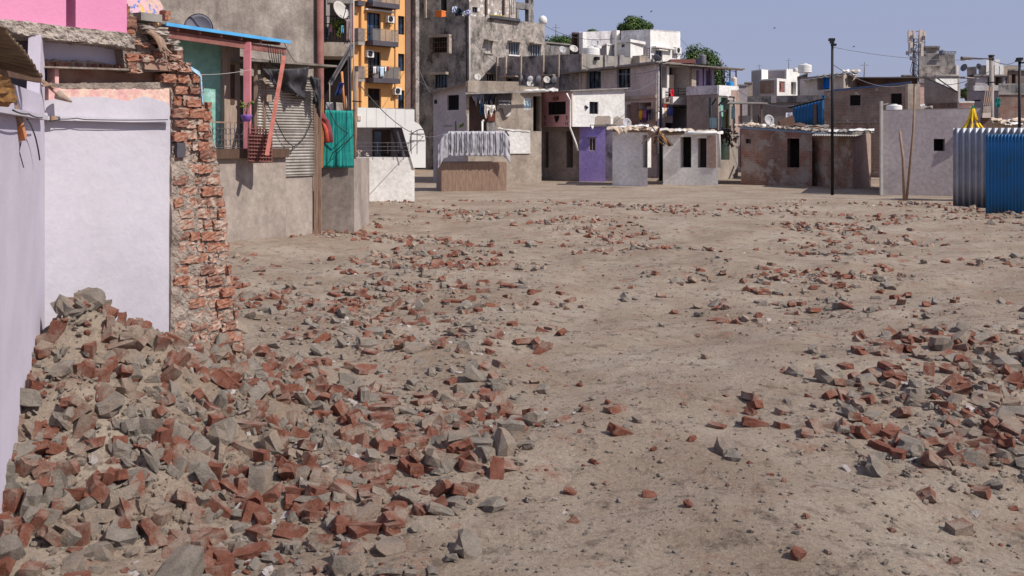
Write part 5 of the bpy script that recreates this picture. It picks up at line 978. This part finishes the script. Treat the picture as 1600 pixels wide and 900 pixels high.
# blue shed
bs = House('blue_shed', 'blue corrugated metal shed with a slanting top', [(1240, 62), (1287, 59.5)], [168, 156], 'shed', back=4); f = bs.fac[0]
bs.done('dark_cement', roof='old_roof_sheet', over=.0, th=.05); a, b = f.p(0, bs.zt[0], .05), f.p(f.L, bs.zt[1], .05); lo_ = CZ + (HZ - 196) / F * 61
m_ = sheet_mb(a, b, f.p(f.L, lo_, .05), f.p(0, lo_, .05), 9, .05, nv=3); m_.build('blue_sheet', M('blue_sheet'), bs.root)
bs.bx(0, 1275, 163, 1279, 194, .12, .2, 'rusty_post', 'brown_paint'); mb = MB(); mb.bar(f.P(1233, 168.5, .4), f.P(1288, 154.5, .4), .1, .08); mb.build('roof_edge', M('dark_steel'), bs.root)
mb = MB(); mb.bar(P(1286, 170, 59.1), P(1286, 148, 59.1), .1); mb.bar(P(1284, 150, 59.1), P(1289, 153, 59.1), .1); mb.build('blue_pole', M('blue_sheet'), bs.root)
# brick house
BH = House('brick_house', 'two storey rough brick house with two square dark windows', [(1287, 67), (1420, 64)], [144, 131], back=5); BH.win(0, 1328, 148.5, 1344.5, 165, 2, 0, 'dark_steel', 'dark_inside', t=.2, grille=True); BH.win(0, 1392, 146, 1409, 163, 2, 0, 'dark_steel', 'dark_inside', t=.2, grille=True); BH.done('grey_brick', roof='blue_grey_edge' if 0 else 'old_roof_sheet', over=0, th=.05)
BH.bx(0, 1300, 190, 1385, 192, .003, .1, 'cement_band', 'tan_cement'); f = BH.fac[0]
mb = MB(); mb.bar(f.P(1300, 141.5, .3), f.P(1424, 128.5, .3), .1, .12); mb.build('flashing', flat('blue_flashing', '#4a5f80', .4), BH.root)
for x0, x1 in ((1357, 1360), (1331, 1333)): BH.bx(0, x0, 192, x1, 240, .003, .1, 'brick_pier', 'dusty_brick')
tc = thing('twin_column', 'pale unfinished concrete column in two halves at the brick house corner', 'column', G(1428, 60)); 
for x0, x1 in ((1418.5, 1427), (1430.5, 1438)): mb = MB(); mb.box((P(x0, 0, 60).x, 60, 0), (P(x1, 0, 60).x, 60.4, P(0, 131, 60).z)); mb.build('column_half', M('tan_cement'), tc)
UB = House('upper_brick_room', 'long brown brick upper room under a flat roof edge', [(1338, 80), (1434, 76)], [123, 122], 'room', back=6); UB.done('brown_brick', roof='old_roof_sheet', over=.0)
mb = MB(); mb.hexa([P(1338, 122, 78), P(1508, 121.5, 70), P(1530, 123, 74), P(1345, 122.5, 84), P(1338, 120.3, 78), P(1508, 119.6, 70), P(1530, 121.8, 74), P(1345, 120.6, 84)]); tag(mb.build('flat_roof_sheet', M('galvanised')), 'long thin flat roof sheet running right over the brick and mesh buildings', 'roof')
TH = House('mesh_building', 'dark grey rendered building with a slanting top and brick foot', [(1444, 72), (1498, 69)], [122, 146], back=5); TH.done('brown_render', roof='old_roof_sheet', over=0); TH.bx(0, 1449, 161, 1498, 175, .003, .04, 'brick_foot', 'brown_brick')
mb = MB(); f = TH.fac[0]; mb.bar(f.P(1464, 122, .1), f.P(1500, 147, .1), .06); mb.build('slanting_edge', M('dark_steel'), TH.root)
mb = MB(); mb.box((P(1497.5, 0, 66).x, 66, 0), (P(1500.5, 0, 66).x, 66.12, P(0, 122, 66).z)); tag(mb.build('white_post', M('dish_pale')), 'slim white post under the right end of the long roof sheet', 'post')
LWH = House('peach_house', 'peach coloured wall glimpsed beside the twin column', [(1436, 88), (1452, 88)], [130, 130], back=3); LWH.done('peeled_pink', roof='grey_cement'); WG = House('white_gable', 'white wall wedge behind the slanting mesh building', [(1462, 82), (1496, 83)], [118, 119], back=3); WG.done('white_render', roof='grey_cement')
debris(1434, 1456, 162, 170, 62, 1, 2, ['tarp_white', 'galvanised'], ['white scrap sheet at the foot of the twin column', 'grey scrap sheet at the foot of the twin column', 'scrap at the twin column'], 31)
# plain grey wall house
PG = House('plain_wall_house', 'large plain lilac grey rendered wall with one small dark opening', [(1377.5, 45), (1536, 44)], [173.5, 169.5], back=7); PG.room(0, 1459, 217, 1476.5, 236, .5); PG.done('lilac_grey_render', roof='grey_cement', over=0, th=.04)
mb = MB(); mb.box((P(1376, 0, 44.8).x, 44.8, 0), (P(1380, 0, 44.8).x, 44.95, P(0, 158, 44.8).z)); mb.bar(P(1380, 163, 44.9), P(1388, 162, 44.9), .04); tag(mb.build('corner_pipe', M('dish_pale')), 'white pipe rising at the left corner of the plain grey wall', 'pipe')
tank(1397, 163, 175.5, 24, 50, 'wide white tank peeping over the plain grey wall')
for x0, y0, x1, y1, r_, lb, mt in ((1430, 135, 1416.5, 313, .055, 'long slightly bent brown stick leaning before the plain grey wall', 'weathered_wood'), (1406, 205, 1413, 313, .065, 'short stout stick before the plain grey wall', 'weathered_wood')):
    mb = MB(); a, b = P(x0, y0, 42), P(x1, y1, 41.5); mb.tube([a, a.lerp(b, .4) + V(.06, 0, 0), b], r_ * .8, 7, r_); tag(mb.build('wooden_stick', M(mt)), lb, 'stick')
# far white villa group
VA = House('white_villa', 'bright white modern villa with red panels and stepped blocks', [(1174, 112), (1190, 110), (1200, 112)], [112, 110, 111]); VA.done('lilac_grey_render', 'white_render', roof='white_render', over=0)  # left face of the white block in grey: shade put into its colour
VB = House('villa_block', 'grey middle block of the white villa group', [(1198, 116), (1226, 115)], [111, 110], back=4); VB.done('lilac_grey_render', roof='white_render', over=0)
VC = House('villa_block', 'tall right white block of the villa group', [(1226, 113), (1229, 112), (1249, 116)], [109, 109, 110.5]); VC.done('lilac_grey_render', 'white_render', roof='white_render', over=0)  # white block, the shade of its left side coloured in as grey
VD = House('villa_lower_block', 'red panelled lower front of the white villa group', [(1187, 106), (1214, 104), (1250, 108)], [126, 124, 127]); VD.win(1, 1217.5, 127, 1227, 145, 0, 0, 'white_render', 'red_oxide', t=.12); VD.win(1, 1236, 128, 1244, 148, 0, 0, 'white_render', 'brown_shutter', t=.4); VD.bx(0, 1188, 126.5, 1209, 146, .002, .05, 'red_panel', 'red_brick'); VD.done('lilac_grey_render', 'white_render', roof='white_render', over=0)  # grey render on the left front stands for shade on white walls
tank(1257.5, 99.5, 114, 21, 96, 'ribbed white roof tank with a raised lid beside the villa'); tank(1243, 106, 112, 8, 104, 'small white tank left of the ribbed roof tank')
for k, (x0, x1, y0, Y, m_, lb) in enumerate(((1153, 1168, 134, 90, 'lilac_grey_render', 'pale lilac house between the terrace block and the villa'), (1163, 1176, 130, 98, 'tan_cement', 'small tan house just left of the villa'), (1100, 1165, 138, 118, 'white_render', 'far white house low behind the terrace block'))): hh = House('far_house', lb, [(x0, Y), (x1, Y)], [y0, y0], back=4); hh.done(m_, roof='grey_cement', over=.1)
# concrete yard wall and porch frame
CWl = House('concrete_yard_block', 'wide brown grey concrete block behind the brick shed', [(1168, 74), (1290, 72)], [151, 149], back=10); CWl.done('brown_render', roof='grey_cement', over=0, parapet=.3); CWl.bx(0, 1168, 149.5, 1290, 160, .01, .08, 'stained_band', 'dark_cement'); CWl.bx(0, 1205, 149, 1213, 161, .09, .12, 'pale_stain_patch', 'bare_grey_render')
pf = thing('tin_porch', 'flat tin porch roof on thin posts right of the teal porch', 'porch', G(1172, 58)); mb = MB(); mb.hexa([P(1136, 163, 57), P(1196, 163, 56), P(1200, 161.5, 60), P(1140, 159.5, 61), P(1136, 161.5, 57), P(1196, 161.8, 56), P(1200, 160.4, 60), P(1140, 158.2, 61)]); mb.build('porch_roof', M('old_roof_sheet'), pf)
for x, mt, yb in ((1158, 'red_oxide', 262), (1190, 'brown_paint', 262), (1174, 'dish_pale', 262)): mb = MB(); mb.bar(P(x, 162, 57.5), P(x, yb, 57.5), .1); mb.build('post', M(mt), pf)
mb = MB(); mb.bar(P(1154, 186.5, 58), P(1170, 185.5, 58), .12, .4); mb.build('bench_plank', M('dish_pale'), pf)
# grey room with blue tarpaulin window
GR = House('tarpaulin_room', 'grey rendered room with a curved sheet roof and blue tarpaulin window', [(1250, 84), (1318, 77), (1339, 79)], [124, 117, 116]); GR.room(0, 1277, 121, 1296, 140, .8); GR.room(1, 1325, 119, 1332, 136, .6); GR.done('bare_grey_render', 'tan_cement', roof='old_roof_sheet', over=0)
f = GR.fac[0]; hang([f.P(1287.5, 120, -.1), f.P(1297, 119, -.1), f.P(1297, 138, -.1), f.P(1289, 139, -.1)], 'bright blue tarpaulin hanging in the window opening', '#1466c4', 'tarpaulin', 'tarpaulin', 3, .08, n=f.n)
mb = MB(); mb.grid(lambda u, v: f.P(1256 + 64 * u, 123 - 11 * u - 3.0 * math.sin(3.14 * min(1, u * 1.2)) * .5 + 5 * (1 - v) * (.6 + .4 * u), .5 - 2.5 * v) + V(0, 0, .05 * math.sin(u * 40)), 60, 8, thick=V(0, 0, -.05)); mb.build('curved_sheet', M('galvanised'), GR.root)
debris(1320, 1342, 110, 117, 76.5, 1.2, 4, ['tarp_white', 'tarp_tan'], ['crumpled white sacking on top of the grey room corner', 'crumpled tan sacking on top of the grey room corner', 'sacking on the grey room'], 41)
NB = House('narrow_block', 'small dim block below the ribbed roof tank', [(1246, 90), (1262, 89)], [122, 116], back=4); NB.done('dark_cement', roof='grey_cement', over=.1)
# ------------------------------------------------------------------ telecom mast
tm = thing('telecom_mast', 'telecom mast with clustered pale panel antennas', 'mast', P(1430, 122, 100)); c = 100.
mb = MB()
for dx, dy in ((-.28, 0), (.28, 0), (0, .4)): a = P(1431, 128, c); b = P(1431, 54, c); mb.tube([a + V(dx, dy, 0), b + V(dx, dy, 0)], .06, 6)
for k in range(14):
    z0 = P(0, 128 - k * 5, c).z; z1 = P(0, 123 - k * 5, c).z; x = P(1431, 0, c).x; s_ = .28 if k % 2 else -.28; mb.bar(V(x + s_, c, z0), V(x - s_, c, z1), .05); mb.bar(V(x + s_, c, z0), V(x, c + .4, z1), .05)
mb.build('lattice', M('grey_steel'), tm)
for x, y0, y1, w_ in ((1421, 49, 66, 2.6), (1423.5, 66, 84, 2.2), (1438.5, 47, 68, 3), (1444, 49, 62, 2), (1440, 68, 88, 2), (1428, 48, 60, 1.3)):
    mb = MB(); a = P(x - w_ / 2, y1, c - .5); b = P(x + w_ / 2, y0, c - .2); mb.box(a, b); mb.build('panel_antenna', M('pale_plastic'), tm)
for x, y in ((1425, 58), (1443, 59), (1426, 77), (1437, 72), (1424, 91), (1428, 94), (1418, 83)): mb = MB(); p = P(x, y, c - .5); mb.box(p - V(.13, .1, .18), p + V(.13, .1, .18)); mb.build('radio_box', M('dish_dark'), tm)
mb = MB()
for y in (49, 66, 82): mb.bar(P(1419, y, c), P(1446, y, c), .06)
for x in (1420, 1445, 1436): mb.tube([P(x, 47, c), P(x, 88, c)], .04, 5)
mb.build('mounting_frame', M('grey_steel'), tm); mb = MB()
for k in range(5): mb.tube([P(1424 + k * 4, 60 + k * 4, c - .3), P(1427 + k, 90, c - .3), P(1422 + 3 * k, 112 + k, c - .2), P(1429, 122, c)], .03, 5)
mb.build('cable_loop', M('shade_grey'), tm)
# stained tower house behind
SV = House('stained_house', 'stained beige house with a small slab topped roof room', [(1436, 118), (1494, 118)], [103, 103], back=8); SV.done('light_weathered', roof='grey_cement', over=0); SV.bx(0, 1492, 102, 1496, 135, .0, .4, 'white_edge', 'white_render')
SR = House('roof_room', 'small roof room with an overhanging dark slab', [(1446, 121), (1465, 121)], [95 - 0, 95], 'room', zb=5, back=4); SR.zt = [CZ + (HZ - 75) / F * 121] * 4; SR.done('grey_cement', roof='dark_cement', over=.7, th=.2)
tank(1472, 78, 86, 10, 119, 'dark tank right of the small roof room', 'dish_dark'); mb = MB()
for k in range(8): mb.bar(P(1478 + k * 2.2, 84, 118.5), P(1478 + k * 2.2, 80.5, 118.5), .06)
mb.bar(P(1478, 80.5, 118.5), P(1494, 80.5, 118.5), .07); tag(mb.build('roof_railing', M('grey_steel')), 'thin railing along the stained beige house roof', 'railing')
bx_ = House('low_parapet', 'dim low parapet rising behind the stained beige house front', [(1436, 119.5), (1492, 119.5)], [85, 85], 'wall', zb=8, back=5); bx_.done('dark_cement', roof='grey_cement', over=0)
dh = House('dark_canopy_house', 'low dark roofed house left of the telecom mast foot', [(1410, 105), (1430, 105)], [119, 119], back=3); dh.done('brown_render', roof='dark_cement', over=.4)
# far right cluster
C1 = House('far_right_house', 'dark narrow house with a white dish beside the blue gap', [(1511, 92), (1526, 90)], [107, 106], back=5); C1.win(0, 1512, 117, 1523, 120, 0, t=.3); C1.done('shade_grey' if 0 else 'dark_cement', roof='grey_cement', over=.1)
C2 = House('far_right_house', 'grey house with pale parapets behind the street lamp', [(1524, 88), (1575, 88)], [119, 119], back=6); C2.room(0, 1543, 120, 1549, 134, .7); C2.room(0, 1555, 116 + 4, 1567, 133, .8, M('pot_leaf') if 0 else M('yellow_wood')); C2.room(0, 1571, 121, 1574, 133, .6); C2.done('lilac_grey_render', roof='grey_cement', over=.3); C2.bx(0, 1519, 134, 1568, 144, .2, .5, 'pale_parapet', 'stained_white')
C3 = House('far_right_house', 'pale upper floor behind the street lamp top', [(1529, 96), (1590, 96)], [104, 104], back=6); C3.done('tan_cement', roof='grey_cement', over=0)
for x0, x1, y0, lb in ((1554, 1562, 95, 'bright white cube on the far roof right of the lamp'), (1561, 1568, 103, 'smaller white cube beside the bright white cube'), (1541, 1548, 96, 'pale cube on the far roof left of the lamp')): hh = House('roof_cube', lb, [(x0, 95), (x1, 95)], [y0, y0], 'roof box', zb=8, back=1.2); hh.done('white_render', roof='white_render', over=0)
C4 = House('far_right_house', 'brown brick house at the right photo edge with a dark roof', [(1576, 80), (1640, 80)], [111, 111], back=6); C4.room(0, 1581, 116, 1587, 130, .6); C4.done('brown_brick', roof='dark_cement', over=.2)
C5 = House('grey_slab_house', 'grey stained ledge above the red brick wall', [(1560, 74), (1640, 74)], [133, 133], back=5); C5.done('dark_cement', roof='grey_cement', over=0)
C6 = House('red_brick_house', 'red brick house front right of the street lamp', [(1562, 68), (1640, 68)], [148, 148], back=5); C6.done('red_brick', roof='grey_cement', over=.1)
C7 = House('far_right_house', 'grey lilac house base behind the thin leaning sticks', [(1516, 80), (1562, 78)], [144, 144], back=5); C7.room(0, 1519, 156, 1532, 158, .3); C7.done('lilac_grey_render', roof='grey_cement', over=0)
C8 = House('orange_front_house', 'low orange front under a white roof edge', [(1500, 66), (1521, 66)], [161, 161], back=3); C8.done('salmon_render' if 'salmon_render' in MATS else 'peeled_pink', roof='tarp_white', over=.2)
dish(P(1507, 106, 91), .36, (-.8, -.4, .3), 'dark round dish on the dark narrow house', 'dish_dark', post=.2); dish(P(1529, 104, 91), .28, (.8, .4, .3), 'faint dish behind the street lamp arm', 'dish_dark', post=.3); dish(P(1511, 133, 89), .3, (.2, -.9, .2), 'small bright white dish on the dark narrow house', 'dish_pale', post=.2)
hang([P(1556, 153, 66), P(1563, 153, 66), P(1563, 167, 66), P(1555, 168, 66)], 'teal green cloth hanging right of the street lamp post', '#1f7a72', folds=2, amp=.06)
for k, (x0, y0, x1, y1, mt, lb) in enumerate(((1536, 165, 1548, 176, 'tan_cement', 'tilted tan box between dome and lamp post'), (1535, 176, 1548, 184, 'pale_plastic', 'pale box under the tilted tan box'))):
    b_ = thing('box', lb, 'box', P(x0, y1, 44)); mb = MB(); mb.hexa([P(x0, y1, 43.6), P(x1, y1, 43.6), P(x1, y1, 44.3), P(x0, y1, 44.3), P(x0 + .5, y0 + 1.5 - k, 43.6), P(x1 - .5, y0, 43.6), P(x1, y0, 44.3), P(x0, y0 + 1.5 - k, 44.3)]); mb.build('box_body', M(mt), b_)
mb = MB(); mb.box((P(1534, 0, 43.9).x, 43.9, 0), (P(1549, 0, 43.9).x, 45.4, P(0, 184, 43.9).z)); tag(mb.build('brick_pedestal', M('brown_brick')), 'dark brick pedestal under the stacked boxes', 'pedestal')
for k in range(4): mb = MB(); mb.bar(P(1537 + k * 3, 165, 45), P(1541 + k * 3.5, 138 - k, 46), .035); tag(mb.build('bamboo_stick', M('weathered_wood')), 'thin bamboo stick leaning left of the street lamp post', 'stick', 'thin sticks leaning by the street lamp')
debris(1552, 1600, 186, 196, 46, 1.5, 5, ['tarp_tan', 'tarp_white'], ['tan sacking behind the zinc fence', 'white sacking behind the zinc fence', 'sacking behind the zinc fence'], 51)
lw = House('low_yard_wall', 'low dim yard wall behind the zinc fence', [(1536, 48), (1640, 48)], [196, 196], 'wall', back=1); lw.done('tan_cement', roof='tan_cement', over=0)
# dome finial of a small shrine
dm = thing('shrine_dome', 'small yellow ribbed flaring dome with a green ball top', 'dome', P(1520, 200, 41)); b = P(1520, 206, 41); k_ = 41 / F
pr = [(20 * k_, 0), (14.5 * k_, 5 * k_), (9.5 * k_, 12 * k_), (6 * k_, 19 * k_), (3.6 * k_, 28 * k_), (2.2 * k_, 34 * k_), (1.6 * k_, 36 * k_)]
mb = MB(); mb.lathe(b, [(r * .8, z) for r, z in pr], 20); mb.build('dome_core', cloth('#8f7f86'), dm)
mb = MB()
for q in range(8): a = q * .785 + .2; mb.tube([b + V(r * math.cos(a), r * math.sin(a), z) for r, z in pr], .055, 6, .035)
mb.build('yellow_rib', cloth('#e0b92e'), dm); mb = MB(); mb.lathe(b + V(0, 0, 35 * k_), [(2.2 * k_, 0), (2.8 * k_, 1.6 * k_), (2.2 * k_, 3.5 * k_), (1.4 * k_, 4 * k_), (1.7 * k_, 5.5 * k_), (.5 * k_, 7 * k_)], 14); mb.build('green_ball', cloth('#1f7a4a'), dm)
mb = MB(); mb.lathe(V(b.x, b.y, 0), [(20 * k_, 0), (20 * k_, b.z)], 20); mb.build('shrine_drum', M('lilac_grey_render'), dm)
# zinc fence and blue sheet
ff = Fac(G(1489, 37), G(1660, 35)); zf = CZ + (HZ - 200) / F * 36.5
m_ = sheet_mb(ff.p(0, zf, 0), ff.p(ff.L, zf, 0), ff.p(ff.L, 0, 0), ff.p(0, 0, 0), 17, .075, nv=3); FE = thing('zinc_fence', 'grey zinc fence with deep upright ridges', 'fence', ff.p(0, 0, 0)); m_.build('ridged_sheet', M('fence_zinc'), FE)
mb = MB(); mb.bar(ff.p(0, zf - .4, -.12), ff.p(ff.L, zf - .4, -.12), .08); mb.build('fence_rail', M('dark_steel'), FE)
ff2 = Fac(G(1540, 34), G(1660, 33)); zf2 = CZ + (HZ - 210) / F * 33.8; m_ = sheet_mb(ff2.p(0, zf2, 0), ff2.p(ff2.L, zf2, 0), ff2.p(ff2.L, 0, 0), ff2.p(0, 0, 0), 22, .025, nv=3); tag(m_.build('blue_fence', M('blue_sheet')), 'blue metal sheet fence in front of the zinc fence', 'fence')
# street lamp, masts, wires, birds
sl_ = thing('street_lamp', 'concrete street lamp post with a single arm reaching left', 'street lamp', G(1549, 50)); mb = MB(); mb.tube([P(1549, 86, 50), G(1549.5, 50)], .1, 10, .14); mb.build('post', M('pole_concrete'), sl_)
mb = MB(); mb.tube([P(1549, 92, 49.9), P(1530, 91.5, 49.9), P(1518, 91, 49.9)], .035, 7); mb.lathe(P(1549, 87.5, 50), [(.16, 0), (.17, .03), (.1, .06)], 12); mb.lathe(P(1549, 94, 50), [(.13, 0), (.13, .2)], 12); mb.build('arm', flat('arm_steel', '#4b4442', .7), sl_)
mb = MB(); a, b = P(1502, 91.5, 49.9), P(1520, 91, 49.9); mb.tube([a, a.lerp(b, .15), a.lerp(b, .6), b], .115, 8, .05); lh = mb.build('lamp_head', flat('lamp_housing', '#5d5450', .7), sl_); mb = MB(); mb.bar(P(1503, 93.6, 49.9), P(1511, 94, 49.9), .07, .1); mb.build('lens', M('white_plastic'), lh)
mb = MB(); mb.bar(P(1540, 130, 49.8), P(1556, 128, 49.8), .06); mb.build('clamp_bar', M('dark_steel'), sl_)
def mast(px, yt, Y, r, label, heads):
    t = thing('light_mast', label, 'mast', G(px, Y), 'slim black masts'); mb = MB(); mb.tube([P(px, yt, Y), G(px, Y)], r * .75, 8, r); mb.build('pole', M('dark_steel'), t)
    for dx, dy, w_, h_ in heads: mb = MB(); p = P(px + dx, yt + dy, Y); mb.box(p - V(w_, .12, h_), p + V(w_, .12, h_)); mb.build('floodlight', M('black_plastic'), t)
mast(1300.5, 62, 45, .075, 'tall slim black mast with small floodlights before the brick house', ((-1, 0, .12, .06), (2, 8, .1, .05), (-.5, 4, .07, .05))); mast(1593, 92, 42, .075, 'slim black mast at the right photo edge', ((0, 0, .1, .05), (4, 6, .1, .03), (-2, 3, .08, .04)))
cable([P(1303, 74, 45), P(1549, 92, 50), P(1593, 93, 46), P(1700, 96, 46)], .012, 'thin overhead wire from the tall slim mast past the street lamp', .25, 'grey_steel')
cable([P(1550, 95, 50), P(1640, 100, 55)], .01, 'second thin overhead wire right of the street lamp', .2, 'grey_steel')
for px, py, Y, lb in ((1210, 44, 60, 'small dark bird flying high above the villa'), (1334, 73, 60, 'small dark bird just below the overhead wire'), (1017.5, 18, 60, 'tiny bird high above the round tree')):
    b_ = thing('bird', lb, 'bird', P(px, py, Y)); p = P(px, py, Y); mb = MB(); mb.tube([p + V(-.07, 0, -.02), p, p + V(.08, 0, .03)], .02, 6, .012); mb.add([p + V(-.02, 0, .01), p + V(.03, 0, .01), p + V(.06, .1, .12), p + V(-.02, .02, .02), p + V(.02, -.12, -.05), p + V(.05, -.02, .0)], [(0, 1, 2), (3, 5, 4)]); mb.build('body', M('black_plastic'), b_)

# ------------------------------------------------------------------ wires and small roof clutter between the houses
for k, (a, b, sg) in enumerate((((648, 120, 79), (735, 150, 55), .5), ((735, 60, 79), (846, 118, 58), .8), ((851, 40, 85), (963, 60, 70), .5), ((905, 100, 70), (1032, 108, 60), .5), ((976, 142, 57), (1032, 118, 60), .3), ((1063, 60, 94), (1150, 112, 70), .6), ((1152, 140, 62), (1240, 165, 62), .4), ((1300, 100, 45), (1418, 132, 63), .5), ((1440, 125, 66), (1549, 110, 50), .5), ((560, 130, 29), (700, 205, 48), .8), ((649, 90, 77), (676, 150, 58), .3))):
    cable([P(*a), P(*b)], .012 + .0001 * a[2], 'thin sagging wire strung between the crowded houses', sg, 'dish_dark', 'wires strung between the houses', 'wire')
for k, (x, y, Y, h, lb) in enumerate(((868, 66, 88, 1.6, 'thin aerial rod on the dark wall behind the ribbed building'), (1232, 109, 112, 1.3, 'short thin rod on the villa roof'), (1186, 112, 111, .8, 'tiny rod on the left villa block'), (1480, 103, 117, 1.6, 'aerial rod on the stained beige house'), (1350, 121, 78, 1.2, 'small aerial on the long flat roof sheet'))):
    mb = MB(); p = P(x, y, Y); mb.tube([p, p + V(.05, 0, h)], .035, 5); mb.bar(p + V(-.3, 0, h * .8), p + V(.35, 0, h * .8), .03); tag(mb.build('aerial', M('grey_steel')), lb, 'aerial')
